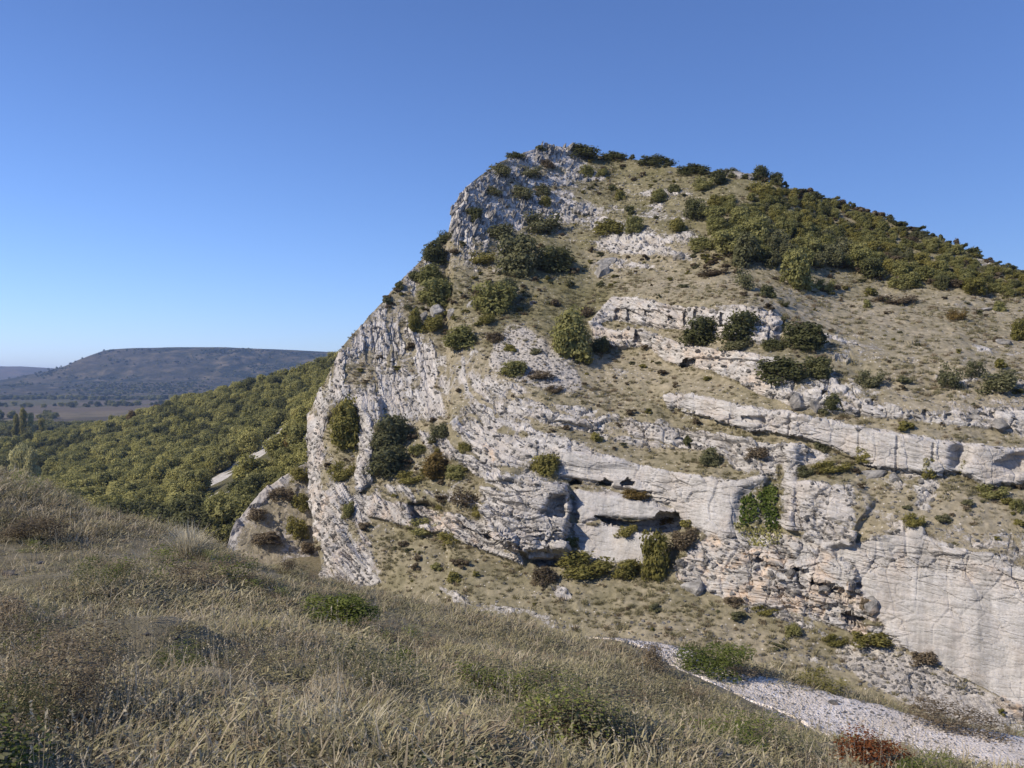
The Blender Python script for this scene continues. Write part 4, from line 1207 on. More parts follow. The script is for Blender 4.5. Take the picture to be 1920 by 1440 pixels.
# ------------------------------------------------------------------ shrubs and trees on the hill, one by one
S = 'scrub on the rocky hill'
HILL_PLANTS = [
 # px, foot py, width px, height px, shape, leaf, name, label
 (1086, 300, 80, 27, 'low', 'holm', 'holm_oak', 'long dark holm oak thicket crowning the summit'),
 (1150, 304, 56, 17, 'low', 'holm', 'holm_oak', 'dark low bush on the skyline just after the summit thicket'),
 (1232, 314, 70, 20, 'low', 'holm', 'holm_oak', 'long low dark bush on the skyline halfway from summit to ridge crag'),
 (1300, 330, 64, 20, 'low', 'holm', 'holm_oak', 'dark rounded bush on the skyline next to the ridge crag'),
 (1350, 350, 38, 30, 'bush', 'holm', 'holm_oak', 'dark round holm oak below the small ridge crag'),
 (1374, 328, 34, 16, 'low', 'grey', 'shrub', 'small bush on top of the ridge crag'),
 (1428, 344, 36, 30, 'bush', 'holm', 'holm_oak', 'dark holm oak on the skyline where the ridge crag ends'),
 (1457, 350, 28, 24, 'bush', 'holm', 'holm_oak', 'small dark skyline bush beside the holm oak at the ridge crag end'),
 (1428, 368, 48, 26, 'low', 'olive', 'shrub', 'yellowish green shrub just under the ridge crag'),
 (1320, 360, 40, 26, 'low', 'oak', 'shrub', 'green shrub on the bare brown slope below the skyline bushes'),
 (1013, 288, 24, 14, 'tiny', 'grey', 'shrub', 'tiny grey bush on the summit rock step'),
 (965, 300, 38, 12, 'low', 'holm', 'shrub', 'thin dark bush on the skyline shoulder left of the summit'),
 (936, 334, 50, 24, 'low', 'grey', 'shrub', 'grey green shrub at the edge of the upper crag'),
 (990, 337, 50, 24, 'low', 'grey', 'shrub', 'grey green shrub in the middle of the top crag ledge'),
 (1026, 318, 30, 16, 'low', 'brown', 'shrub', 'brownish shrub on the ledge under the summit rock'),
 (1100, 337, 32, 24, 'bush', 'oak', 'shrub', 'round green shrub casting a shadow below the summit thicket'),
 (1130, 334, 26, 16, 'low', 'oak', 'shrub', 'small green shrub beside the round one below the summit'),
 (972, 378, 58, 26, 'low', 'grey', 'shrub', 'wide grey green shrub across the middle of the upper crag'),
 (920, 370, 42, 17, 'low', 'grey', 'shrub', 'low grey shrub near the outer edge of the upper crag'),
 (1016, 372, 34, 24, 'low', 'grey', 'shrub', 'grey shrub above the bright green bush on the crag'),
 (1022, 391, 26, 20, 'bush', 'olive', 'shrub', 'bright green small bush on the upper crag'),
 (890, 420, 32, 28, 'bush', 'holm', 'shrub', 'dark bush clinging to the lower face of the upper crag'),
 (1015, 440, 78, 40, 'low', 'grey', 'shrub', 'big grey green shrub at the foot of the upper crag'),
 (938, 455, 68, 34, 'low', 'grey', 'shrub', 'long grey shrub sloping along the crag foot'),
 (1240, 382, 38, 26, 'bush', 'oak', 'shrub', 'green bush alone on the brown slope under the skyline'),
 (1142, 444, 64, 30, 'low', 'olive', 'shrub', 'spreading yellow green shrub on the stony slope below the summit'),
 (1190, 442, 38, 34, 'bush', 'oak', 'shrub', 'upright green bush joined to the spreading yellow green shrub'),
 (1182, 407, 22, 18, 'tiny', 'holm', 'shrub', 'small dark bush above the upright green one'),
 (1164, 379, 20, 20, 'tiny', 'olive', 'shrub', 'small olive bush on the stony summit slope'),
 (1149, 362, 20, 14, 'tiny', 'holm', 'shrub', 'tiny dark bush high on the stony summit slope'),
 (833, 460, 40, 24, 'low', 'holm', 'holm_oak', 'dark bush on the skyline at the base of the crag wall'),
 (816, 498, 54, 44, 'bush', 'holm', 'holm_oak', 'dark blue green holm oak leaning off the left skyline'),
 (808, 540, 56, 42, 'bush', 'oak', 'oak_bush', 'green oak bush below the dark skyline holm oak'),
 (818, 580, 68, 54, 'bush', 'oak', 'oak_bush', 'brighter green oak bush casting shadow on the flank, lower of two'),
 (775, 532, 24, 22, 'tiny', 'holm', 'shrub', 'small dark bush on the left skyline'),
 (725, 575, 22, 16, 'tiny', 'grey', 'shrub', 'small grey bush on the left skyline lower down'),
 (748, 548, 20, 18, 'tiny', 'holm', 'shrub', 'tiny dark skyline bush between two small ones'),
 (970, 524, 80, 80, 'bush', 'grey', 'holm_oak', 'largest grey green holm oak in the grassy hollow'),
 (1038, 516, 82, 50, 'bush', 'holm', 'holm_oak', 'dark holm oak in the shade beside the largest one'),
 (1052, 512, 24, 26, 'tiny', 'olive', 'shrub', 'bright green sprig at the foot of the shaded holm oak'),
 (902, 498, 58, 24, 'low', 'olive', 'shrub', 'low yellow green shrub left of the largest holm oak'),
 (925, 594, 82, 62, 'bush', 'oak', 'oak_bush', 'green oak bush throwing a long shadow on the hollow turf'),
 (952, 574, 42, 50, 'bush', 'grey', 'holm_oak', 'grey green holm oak behind the oak bush in the hollow'),
 (1041, 578, 24, 14, 'tiny', 'brown', 'shrub', 'small brown shrub alone on the hollow turf'),
 (1098, 598, 36, 20, 'low', 'brown', 'shrub', 'reddish brown shrub at the end of the white ledge'),
 (778, 626, 30, 44, 'bush', 'olive', 'shrub', 'yellow green bush against the left flank rocks'),
 (812, 628, 44, 34, 'low', 'olive', 'shrub', 'yellowish shrub around the dark flank boulders'),
 (866, 660, 70, 46, 'bush', 'oak', 'oak_bush', 'dark green oak bush above the white folded face'),
 (913, 613, 40, 22, 'low', 'olive', 'shrub', 'olive shrub at the foot of the hollow'),
 (928, 646, 38, 20, 'low', 'brown', 'shrub', 'purple brown shrub beside the scree head'),
 (956, 663, 22, 14, 'tiny', 'olive', 'shrub', 'tiny olive shrub on the scree edge'),
 (964, 710, 52, 30, 'bush', 'oak', 'shrub', 'dark green bush growing on the scree'),
 (1010, 714, 56, 16, 'low', 'brown', 'shrub', 'flat brown shrub at the scree foot'),
 (1040, 740, 34, 14, 'low', 'brown', 'shrub', 'flat brown shrub on the slabs below the scree'),
 (1004, 668, 26, 12, 'low', 'grey', 'shrub', 'tiny grey shrub in the middle of the scree'),
 (1072, 678, 78, 96, 'bush', 'oak', 'oak_tree', 'tall olive green oak beside the scree'),
 (1096, 688, 32, 28, 'tiny', 'olive', 'shrub', 'small bright bush at the foot of the tall oak'),
 (1128, 668, 48, 34, 'low', 'holm', 'shrub', 'dark bush in the shadow of the tall oak'),
 (1320, 652, 74, 54, 'bush', 'holm', 'holm_oak', 'round dark holm oak on the white ledge, left of a pair'),
 (1397, 648, 84, 60, 'bush', 'holm', 'holm_oak', 'round dark holm oak on the white ledge, taller of a pair'),
 (1386, 660, 60, 20, 'low', 'grey', 'shrub', 'low grey shrub at the feet of the holm oak pair'),
 (1510, 662, 78, 54, 'bush', 'holm', 'holm_oak', 'round dark holm oak alone at the end of the white ledge'),
 (1450, 662, 44, 24, 'low', 'holm', 'shrub', 'low dark shrub between the ledge holm oaks'),
 (1470, 722, 92, 48, 'low', 'holm', 'holm_oak', 'wide dark holm oak thicket below the white ledge'),
 (1536, 715, 52, 42, 'bush', 'holm', 'holm_oak', 'rounded holm oak ending the thicket below the ledge'),
 (1636, 730, 52, 32, 'low', 'grey', 'shrub', 'grey green shrub alone on the stony meadow'),
 (1788, 738, 54, 54, 'thin', 'grey', 'shrub', 'straggly grey shrub on the stony meadow by the block band'),
 (1832, 712, 42, 32, 'thin', 'grey', 'shrub', 'straggly bush behind the stony meadow shrub'),
 (1884, 742, 78, 44, 'low', 'grey', 'shrub', 'broad grey green bush at the picture edge above the block band'),
 (1918, 642, 42, 40, 'bush', 'olive', 'oak_bush', 'yellow green bush at the picture edge on the meadow'),
 (1566, 774, 38, 32, 'bush', 'holm', 'shrub', 'dark shrub among the rounded blocks'),
 (1628, 582, 18, 18, 'tiny', 'oak', 'shrub', 'tiny green bush on the open meadow'),
 (1796, 604, 34, 20, 'low', 'rust', 'shrub', 'orange brown shrub on the open meadow'),
 (1876, 588, 22, 20, 'tiny', 'oak', 'shrub', 'small green bush by the flat meadow slabs'),
 (1545, 852, 34, 26, 'low', 'grey', 'shrub', 'grey shrub at the foot of the long cliff band'),
 (1625, 872, 34, 30, 'bush', 'olive', 'shrub', 'yellow green shrub at the foot of the long cliff band'),
 (1745, 902, 32, 38, 'bush', 'olive', 'shrub', 'green bush against the cracked end of the cliff band'),
 (1815, 902, 34, 34, 'thin', 'olive', 'shrub', 'olive bush in the recess of the cliff band'),
 (1862, 938, 58, 24, 'low', 'oak', 'shrub', 'low green shrub below the end block of the cliff band'),
 (1910, 964, 30, 24, 'low', 'oak', 'shrub', 'green shrub at the picture edge on the stony slope'),
 (1716, 992, 40, 24, 'low', 'olive', 'shrub', 'round olive shrub in the notch over the smooth wall'),
 (1510, 898, 34, 20, 'low', 'grey', 'shrub', 'small grey shrub on the grassy step by the pillar'),
 (1565, 890, 70, 20, 'low', 'olive', 'shrub', 'patch of yellow green scrub on the grassy step'),
 (1024, 896, 52, 40, 'bush', 'olive', 'shrub', 'green bush on top of the undercut block'),
 (1118, 833, 28, 18, 'tiny', 'olive', 'shrub', 'small green bush on the sloping grass ledge'),
 (1292, 844, 27, 22, 'tiny', 'holm', 'shrub', 'small round bush on the white slab'),
 (1334, 878, 42, 34, 'bush', 'grey', 'shrub', 'dark bush at the end of the sloping grass ledge'),
 (1426, 864, 54, 24, 'low', 'brown', 'shrub', 'brown green shrub above the ivy gully'),
 (1190, 940, 52, 18, 'low', 'rust', 'shrub', 'rusty tuft on the ledge of the smooth slab'),
 (1254, 986, 38, 18, 'low', 'rust', 'shrub', 'rusty tuft inside the dark slot'),
 (1178, 1012, 46, 22, 'low', 'olive', 'shrub', 'olive tuft under the dark slot'),
 (1232, 1094, 54, 92, 'bush', 'olive', 'oak_bush', 'tall narrow yellow green bush against the broken cliff'),
 (1288, 1034, 66, 36, 'low', 'brown', 'shrub', 'brown olive shrub on the shelf behind the tall narrow bush'),
 (1098, 1088, 102, 42, 'low', 'olive', 'shrub', 'wide yellow green thicket at the foot of the slabs'),
 (1180, 1090, 56, 34, 'bush', 'olive', 'shrub', 'green bush between the thicket and the tall narrow bush'),
 (1022, 1102, 48, 34, 'low', 'brown', 'shrub', 'olive brown bush at the foot of the undercut block'),
 (1074, 1030, 28, 18, 'tiny', 'oak', 'shrub', 'small dark green bush in the shadow of the undercut block'),
 (798, 1006, 74, 26, 'low', 'oak', 'shrub', 'low green shrub in front of the dark hollow'),
 (850, 1022, 60, 20, 'low', 'olive', 'shrub', 'low green scrub along the lower ledge foot'),
 (851, 1098, 24, 22, 'tiny', 'olive', 'shrub', 'small yellowish bush with a long shadow on the talus'),
 (817, 1074, 26, 14, 'tiny', 'oak', 'shrub', 'tiny green bush on the talus'),
 (651, 850, 68, 96, 'bush', 'olive', 'oak_tree', 'yellow green oak growing in the rock alcove'),
 (640, 905, 52, 34, 'low', 'olive', 'shrub', 'yellow grass scrub below the alcove oak'),
 (735, 854, 72, 70, 'bush', 'grey', 'holm_oak', 'dark olive holm oak beside the white rib, upper of two'),
 (730, 898, 78, 56, 'bush', 'grey', 'holm_oak', 'dark olive holm oak beside the white rib, lower of two'),
 (784, 857, 36, 20, 'low', 'oak', 'shrub', 'low green bush between rib oaks and white band'),
 (817, 904, 54, 50, 'bush', 'rust', 'oak_bush', 'orange autumn bush under the white band'),
 (856, 904, 42, 28, 'bush', 'oak', 'shrub', 'dark green bush joined to the orange autumn bush'),
 (770, 910, 60, 20, 'low', 'olive', 'shrub', 'yellow green scrub below the lower rib oak'),
 (826, 828, 48, 30, 'low', 'grey', 'shrub', 'grey olive bush at the head of the white band'),
 (870, 853, 26, 20, 'low', 'olive', 'shrub', 'small olive tuft on the white band ledge'),
 (872, 960, 64, 42, 'thin', 'brown', 'shrub', 'brown twiggy bush left of the undercut block'),
 (830, 958, 32, 22, 'low', 'olive', 'shrub', 'olive bush above the dark hollow'),
 (899, 972, 36, 20, 'low', 'olive', 'shrub', 'green tuft at the edge of the undercut block'),
 (654, 976, 26, 30, 'low', 'oak', 'shrub', 'green strip of scrub on the lower left face'),
 (1398, 549, 40, 46, 'thin', 'grey', 'oak_tree', 'pale slender tree alone at the meadow edge'),
 (1441, 562, 30, 24, 'tiny', 'holm', 'shrub', 'small dark green bush beside the pale slender tree'),
 (1503, 548, 74, 78, 'bush', 'oak', 'oak_tree', 'big pale green oak standing forward of the wood'),
 (1548, 550, 40, 24, 'low', 'oak', 'shrub', 'low green bush at the foot of the big pale oak'),
 (1634, 558, 30, 16, 'tiny', 'olive', 'shrub', 'small bright green bush below the wood'),
 (1692, 546, 46, 24, 'low', 'oak', 'shrub', 'low green bush at the meadow edge of the wood'),
 (1274, 439, 38, 28, 'bush', 'olive', 'shrub', 'olive bush on the slope left of the wood'),
 (1316, 474, 50, 28, 'low', 'oak', 'shrub', 'green bush at the foot of the slope left of the wood'),
 (1265, 364, 22, 16, 'tiny', 'holm', 'shrub', 'tiny dark bush on the bare slope under the skyline'),
 (1470, 578, 24, 12, 'low', 'holm', 'shrub', 'small dark tuft behind the white ledge end'),
 (1680, 574, 90, 18, 'low', 'brown', 'shrub', 'long brown heath patch in the middle of the meadow'),
 (1580, 506, 50, 18, 'low', 'brown', 'shrub', 'brown heath patch inside the wood edge'),
 (1340, 520, 60, 14, 'low', 'brown', 'shrub', 'brown heath patch on the meadow left of the pale tree'),
 (1740, 1250, 60, 26, 'low', 'brown', 'shrub', 'brown scrub at the foot of the smooth wall'),
 (1640, 1215, 90, 26, 'low', 'olive', 'shrub', 'olive scrub on the shelf under the broken ochre cliff'),
 (1490, 1196, 40, 20, 'low', 'oak', 'shrub', 'green shrub on the talus below the ochre cliff'),
 (1625, 1150, 20, 24, 'tiny', 'brown', 'shrub', 'brown tuft growing from the ochre cliff'),
 (1440, 1155, 50, 16, 'low', 'olive', 'shrub', 'olive scrub along the broken cliff foot'),
 (1380, 1140, 44, 16, 'low', 'brown', 'shrub', 'brown scrub along the broken cliff foot'),
 (1570, 1215, 46, 18, 'low', 'olive', 'shrub', 'pale olive scrub below the rock lip'),
]
for px, py, w, h, shp, lf, nm, lab in HILL_PLANTS:
    loc, nrm = hill_spot(px, py - 3)
    if loc is None:
        continue
    m = loc.y / FPX
    cat = {'holm_oak': 'holm oak', 'oak_bush': 'bush', 'oak_tree': 'oak tree', 'shrub': 'shrub'}[nm]
    plant(nm, loc - Vector((0, -0.15 * w * m, 0.06 * h * m)), w * m * 1.05, h * m * 1.05, shp, lf, lab, cat, S, parts=(w >= 30), depth=w * m * 0.8, rot=rngp.uniform(-0.5, 0.5))

# the wood under the ridge
WOOD_POLY = [(1300, 410), (1345, 380), (1400, 375), (1480, 362), (1560, 385), (1650, 420), (1750, 455), (1850, 500), (1930, 525), (1960, 560), (1900, 556), (1800, 552), (1700, 535), (1600, 520), (1560, 505), (1450, 505), (1370, 492), (1360, 460), (1310, 425)]
wm = poly_mask(WOOD_POLY)
rw_ = np.random.default_rng(5)
placed = []
WLAB = {'oak': 'mid green oak in the wood under the ridge', 'olive': 'yellowish green oak in the wood under the ridge', 'holm': 'dark green holm oak in the wood under the ridge', 'grey': 'grey green oak in the wood under the ridge', 'brown': 'brown bare scrub in the wood under the ridge'}
tries = 0
while len(placed) < 230 and tries < 12000:
    tries += 1
    px, py = rw_.uniform(1295, 1990), rw_.uniform(350, 562)
    if wm[int(py / PS), int(px / PS)] < 0.5:
        continue
    near_low = np.clip((py - (380 + (px - 1400) * 0.30)) / 90, 0, 1)        # larger trees lower down the slope
    sz = (17 + 28 * near_low) * rw_.uniform(0.75, 1.25)
    if any(abs(px - a) < (sz + c) * 0.31 and abs(py - b) < (sz + c) * 0.17 for a, b, c in placed):
        continue
    loc, nrm = hill_spot(px, py)
    if loc is None:
        continue
    placed.append((px, py, sz))
    m = loc.y / FPX
    where_ = ('near the skyline', 'in its middle', 'at its meadow edge')[int(min(2, near_low * 2.99))] + (', summit end' if px < 1500 else ', centre' if px < 1720 else ', outer end')
    lf = rw_.choice(['oak', 'olive', 'holm', 'grey', 'brown'], p=[.46, .26, .10, .14, .04])
    plant({'brown': 'shrub', 'holm': 'holm_oak', 'olive': 'oak_bush'}.get(str(lf), 'oak_tree'), loc - Vector((0, 0, 0.08 * sz * m)), sz * m * 1.1, sz * m * rw_.uniform(0.75, 1.1) * (0.6 if lf == 'brown' else 1), 'bush', lf, WLAB[lf] + ', ' + where_, 'shrub' if lf == 'brown' else 'oak tree', 'wood under the ridge, %s crowns %s' % (lf, where_), parts=False)
# undergrowth: knee-high scrub nobody could count
ug = [get_plant('tiny', k_, v_)[0] for k_ in ('grey', 'brown', 'olive', 'brown') for v_ in range(2)]
n = 1000
uw = cell * smooth(0.55, 0.3, rockf) * (1 - np.clip(scree, 0, 1)) * (0.15 + smooth(0.0, 0.5, fbm(front / 6, 3, 641))) * (1 + 2.0 * (PYf < 560))
i = pick_idx(uw, n)
su = 0.3 + 0.7 * rng.uniform(0, 1, (n, 1)) ** 2.5
scatter('undergrowth', front[i] - np.array([0, 0, 0.05]), np.stack([0 * su[:, 0], 0 * su[:, 0], rng.uniform(0, 6.28, n)], 1), su * np.stack([rng.uniform(.9, 1.6, n), rng.uniform(.9, 1.4, n), rng.uniform(.4, .8, n)], 1), rng.integers(0, len(ug), n), ug, 'low scrub dotted over the slopes of the hill')
# small scrub along the skyline
for k in range(46):
    px = 1290 + k * 14.5 + rw_.uniform(-5, 5)
    py = np.interp(px, SKYLINE[:, 0], SKYLINE[:, 1])
    loc, nrm = hill_spot(px, py + 2)
    if loc is None or px > 1990:
        continue
    m = loc.y / FPX
    w = rw_.uniform(14, 30)
    plant('shrub', loc - Vector((0, -0.3, 0.1)), w * m, rw_.uniform(7, 17) * m, 'tiny', rw_.choice(['holm', 'grey', 'holm', 'brown']), 'low scrub bush on the skyline of the long descending ridge', 'shrub', 'scrub along the ridge skyline', parts=False)

# ivy hanging in the gully
def ivy(poly, label, n, leaf=0.11, kind='ivy'):
    r = np.random.default_rng(len(label))
    P = np.array(poly, float)
    msk = poly_mask(poly)
    pts, nr = [], []
    while len(pts) < n:
        px, py = r.uniform(P[:, 0].min(), P[:, 0].max()), r.uniform(P[:, 1].min(), P[:, 1].max())
        if msk[int(py / PS), int(px / PS)] < 0.5:
            continue
        loc, nn = on_hill(px, py)
        if loc is None:
            continue
        nn = Vector(nn) if nn.y < 0 else -Vector(nn)
        pts.append(np.array(loc) + np.array(nn) * r.uniform(0.05, 0.35) + r.normal(size=3) * 0.06)
        nr.append(np.array(nn))
    pts, nr = np.array(pts), unit(np.array(nr) + 0.6 * r.normal(size=(n, 3)))
    V, Fq = leaf_quads(r, pts, nr, leaf)
    c = V.mean(0)
    me = plant_mesh('ivy', kind, V - c, Fq, np.repeat(r.uniform(0.1, 1, n), 4))
    o = obj('ivy', me, label=label, cat='ivy', group='ivy in the gully')
    o.location = c
ivy([(1388, 935), (1408, 925), (1420, 940), (1418, 975), (1400, 985), (1388, 978)], 'bright green ivy patch hanging in the gully, outer strip', 420)
ivy([(1420, 925), (1440, 910), (1458, 912), (1455, 940), (1435, 965), (1422, 955)], 'bright green ivy patch hanging in the gully, upper middle strip', 420)
ivy([(1435, 955), (1455, 950), (1464, 985), (1450, 998), (1436, 985)], 'bright green ivy patch hanging in the gully, lowest strip beside the pillar', 320)
ivy([(1372, 980), (1400, 985), (1436, 985), (1470, 1000), (1460, 1018), (1420, 1026), (1395, 1010)], 'dark olive creeper below the bright ivy in the gully', 420, 0.10, 'oak')

# boulders that stand out singly
BOULDERS = [
 (1130, 526, 34, 38, LIME, 'pale boulder standing at the foot of the stony patch in the hollow'),
 (1000, 574, 22, 14, LIME, 'small white boulder on the hollow turf'),
 (884, 582, 18, 26, LIME, 'upright grey boulder left of the oak bush with the long shadow'),
 (822, 596, 44, 28, LIME, 'dark sided boulder above the yellowish flank shrub'),
 (848, 594, 26, 24, LIME, 'small boulder joined to the dark sided flank boulder'),
 (796, 606, 20, 26, LIME, 'upright white boulder at the flank edge'),
 (972, 712, 14, 12, LIME, 'small bright white boulder under the bush on the scree'),
 (1640, 898, 46, 22, LIME, 'flat topped pale boulder on the grassy step, left of two'),
 (1682, 908, 36, 24, LIME, 'rounded pale boulder on the grassy step, lower of two'),
 (1496, 762, 34, 30, LIME, 'rounded limestone block above the cliff band, left of two'),
 (1534, 770, 40, 34, LIME, 'rounded limestone block above the cliff band beside the dark shrub'),
 (1880, 648, 36, 14, LIME, 'flat pale slab on the meadow near the picture edge'),
 (1855, 585, 36, 12, LIME, 'flat pinkish slab high on the meadow'),
 (1880, 808, 50, 28, LIME, 'big rounded block at the end of the upper block band'),
 (1830, 792, 34, 24, LIME, 'rounded block in the upper block band'),
 (1484, 1086, 26, 20, LIME_O, 'orange squared block in the broken cliff'),
 (1632, 1146, 34, 30, LIME_O, 'largest orange block at the edge of the smooth wall'),
 (1545, 1112, 22, 18, LIME_O, 'orange rounded block under the slanting crack'),
 (1598, 1106, 20, 24, LIME_O, 'orange upright block above the largest one'),
 (1276, 1010, 0, 0, LIME, ''),
 (1280, 1065, 30, 24, LIME, 'grey boulder beside the tall narrow bush'),
 (1300, 1118, 50, 40, LIME, 'white boulder at the broken cliff foot'),
 (1140, 500, 40, 24, LIME, 'grey rock heap at the top of the hollow'),
 (1275, 486, 30, 20, LIME, 'white rock heap on the meadow head'),
 (1385, 330, 46, 24, LIME, 'pale crag block on the descending skyline, left half'),
 (1408, 328, 32, 22, LIME, 'pale crag block on the descending skyline, taller half'),
]
for k, (px, py, w, h, mt, lab) in enumerate(BOULDERS):
    if not w:
        continue
    loc, nrm = hill_spot(px, py - h * 0.3)
    m = loc.y / FPX
    o = obj('boulder', stone_mesh('boulder', 800 + k, mt, 3, squash=(1, 1, 1), chips=14), label=lab, cat='boulder', group='boulders on the hill')
    o.location = loc + Vector((0, 0.15 * w * m, 0))
    o.scale = (w * m * 1.15, w * m * 0.9, h * m * 1.2)
    o.rotation_euler = (0.1, 0.1, k * 1.3)

# ================================================================== ROCK SPUR BETWEEN THE WOOD AND THE CLIFF
sx = np.linspace(424, 660, 150)
stop = np.interp(sx, [424, 432, 445, 470, 500, 530, 560, 600, 660], [1030, 1000, 972, 945, 912, 893, 876, 855, 820])
sv_ = np.linspace(0, 1, 130)
SPY = stop[None] + (1100 - stop)[None] * sv_[:, None]
SPX = np.repeat(sx[None], 130, 0)
SD = 97 + (1100 - SPY) * 0.055 + 0.02 * (sx - 424)[None]
SP = unproject(SPX, SPY, SD)
SN = grid_normals(SP).reshape(-1, 3)
sf_ = SP.reshape(-1, 3)
edge_r = smooth(34, 6, (SPY - stop[None]).ravel()) * smooth(560, 500, SPX.ravel()) + smooth(30, 4, SPX.ravel() - 424)
srock = np.clip(0.36 + 0.6 * edge_r + 0.35 * fbm(sf_ / 3, 4, 701), 0, 1)
c1, e1 = cells(sf_ / np.array([1.2, 2.0, 1.0]), 71)
sd_ = srock * ((c1 - 0.5) * 0.6 + 0.3 * fbm(sf_ / 0.8, 3, 702)) + 0.3 * fbm(sf_ / 3, 3, 703)
Sp = sf_ + SN * sd_[:, None]
ri = np.array([r * 150 for r in range(129, 0, -1)] + list(range(150)))
Bk = [Sp[ri] + np.array([0.0, 1.0, 0.0]) * s + np.array([0.06, 0, -0.10]) * s ** 1.4 for s in (1, 3, 6, 10, 16, 24)]
ix = np.concatenate([ri[None], 130 * 150 + np.arange(len(Bk) * len(ri)).reshape(len(Bk), -1)])
bfs = np.stack([ix[:-1, :-1].ravel(), ix[1:, :-1].ravel(), ix[1:, 1:].ravel(), ix[:-1, 1:].ravel()], 1)
me = mesh_np('rock_spur', np.concatenate([Sp] + Bk), [grid_faces(130, 150), bfs], [bpy.data.materials['limestone_and_turf']])
sm_mask = np.stack([srock, 0 * srock, 0 * srock + 0.05, 0 * srock + 0.1], 1)
set_attr(me, 'mask', np.concatenate([sm_mask] + [sm_mask[ri]] * len(Bk)))
spur = obj('spur_hill', me, kind='structure')
SPUR_BVH = BVHTree.FromPolygons([tuple(v) for v in Sp.tolist()], grid_faces(130, 150).tolist())
for k, (px, py, w, h, lf, lab) in enumerate((
        (480, 975, 44, 22, 'brown', 'brown scrub near the white edge of the rock spur'), (525, 940, 50, 26, 'brown', 'brown scrub across the top of the rock spur'),
        (560, 905, 50, 30, 'olive', 'olive bush at the head of the rock spur'), (555, 1010, 44, 40, 'olive', 'olive scrub in the cleft beside the white cliff foot'),
        (565, 960, 36, 34, 'olive', 'olive bush halfway down the cleft beside the cliff'), (575, 1040, 36, 24, 'brown', 'dark brown scrub in the shade at the bottom of the cleft'),
        (500, 1020, 60, 22, 'brown', 'brown scrub on the lower spur just above the near grass'))):
    d = Vector(((px - 960) / FPX, 1.0, (720 - py) / FPX)).normalized()
    loc, nn, i_, ds = SPUR_BVH.ray_cast(Vector((0, 0, 0)), d)
    if loc is None:
        continue
    m = loc.y / FPX
    plant('shrub', loc - Vector((0, -0.3, 0.1)), w * m, h * m, 'low', lf, lab, 'shrub', 'scrub on the rock spur', parts=True)

# ================================================================== THE OAK WOOD ON THE LEFT
rf = np.random.default_rng(91)
jx, jy = np.meshgrid(np.arange(-330, 60, 3.2), np.arange(112, 470, 3.2))
jx = (jx + rf.uniform(-1.7, 1.7, jx.shape)).ravel()
jy = (jy + rf.uniform(-1.7, 1.7, jy.shape)).ravel()
jz = wood_height(jx, jy)
jpx, jpy = jx / jy * FPX + 960, 720 - jz / jy * FPX
sc_ = np.zeros(len(jx))
for (ax, ay), (bx, by), hw in scars:
    dx, dy = bx - ax, by - ay
    f = np.clip(((jpx - ax) * dx + (jpy - ay) * dy) / (dx * dx + dy * dy), 0, 1)
    sc_ = np.maximum(sc_, np.hypot(jpx - ax - f * dx, (jpy - 13 - ay - f * dy) * 0.72) < hw * 1.1 + 8.5)
ok = ~((jpx > 5) & (jpx < 85) & (jy < 300)) & (jpx > -160) & (jpx < 720) & (sc_ < 0.5) & (jpy < 1080)
jx, jy, jz, jpx, jpy = (a[ok] for a in (jx, jy, jz, jpx, jpy))
jw = 2.7 + 3.6 * rf.uniform(0, 1, len(jx)) ** 1.8
jh = jw * rf.uniform(0.75, 1.1, len(jx))
patch = fbm(np.stack([jx / 45, jy / 45, 0 * jx], 1), 3, 711)
def seen(x, y, z):
    v = Vector((x, y, z))
    d = v.normalized()
    for b in (NEAR_BVH, HILL_BVH, SPUR_BVH):
        loc, nn, i_, ds = b.ray_cast(Vector((0, 0, 0)), d)
        if loc is not None and ds < v.length:
            return False
    return True
dist = np.hypot(jx, jy)
order = np.argsort(dist / jw)
kinds = []
for a in range(len(jx)):
    u = rf.uniform() + 0.5 * patch[a]
    kinds.append('holm' if u < 0.07 else 'oak' if u < 0.45 else 'gold' if u < 1.14 else 'rust')
WL = {'holm': 'dark green crown in the oak wood left of the cliff', 'oak': 'mid green crown in the oak wood left of the cliff', 'gold': 'yellow green crown in the oak wood left of the cliff', 'rust': 'tawny autumn crown in the oak wood left of the cliff'}
ZL = ((0, 850, ' along its lowest row'), (0, 0, ''))
count, rest, tally = 0, [], {}
for a in order:
    x, y, z = jx[a], jy[a], jz[a]
    cap = 100 if kinds[a] == 'holm' else 130
    if tally.get(kinds[a] == 'holm', 0) < cap and count < 300 and 0 < jpx[a] < 640 and seen(x, y, z + jh[a] * 0.75):
        count += 1
        tally[kinds[a] == 'holm'] = tally.get(kinds[a] == 'holm', 0) + 1
        zone_ = 'near the rock spur' if jpx[a] > 420 and y < 190 else 'just over the grassy crest' if y < 190 else 'halfway up its slope' if jpx[a] > 330 else 'in its lower valley end'
        plant('holm_oak' if kinds[a] == 'holm' else 'oak_tree', (x, y, z - 0.3), jw[a], jh[a], 'tree' if rf.uniform() < .5 else 'bush', kinds[a], WL[kinds[a]] + ', ' + zone_, 'oak tree', 'oak wood, %s crowns %s' % (kinds[a], zone_), parts=False)
    else:
        rest.append(a)
rest = np.array(rest)
far_meshes, far_key = [], {}
for lf in ('holm', 'oak', 'gold', 'rust'):
    for v in range(3):
        far_key[lf, v] = len(far_meshes)
        far_meshes.append(get_plant('bush', lf, v)[2])
pick = np.array([far_key[kinds[a], rf.integers(0, 3)] for a in rest])
scatter('woodland', np.stack([jx[rest], jy[rest], jz[rest] - 0.3], 1), np.stack([0 * rest, 0 * rest, rf.uniform(0, 6.28, len(rest))], 1).astype(float), np.stack([jw[rest], jw[rest], jh[rest]], 1), pick, far_meshes, 'dense oak wood covering the slope left of the cliff')
print('wood: objects', count, 'rest', len(rest))

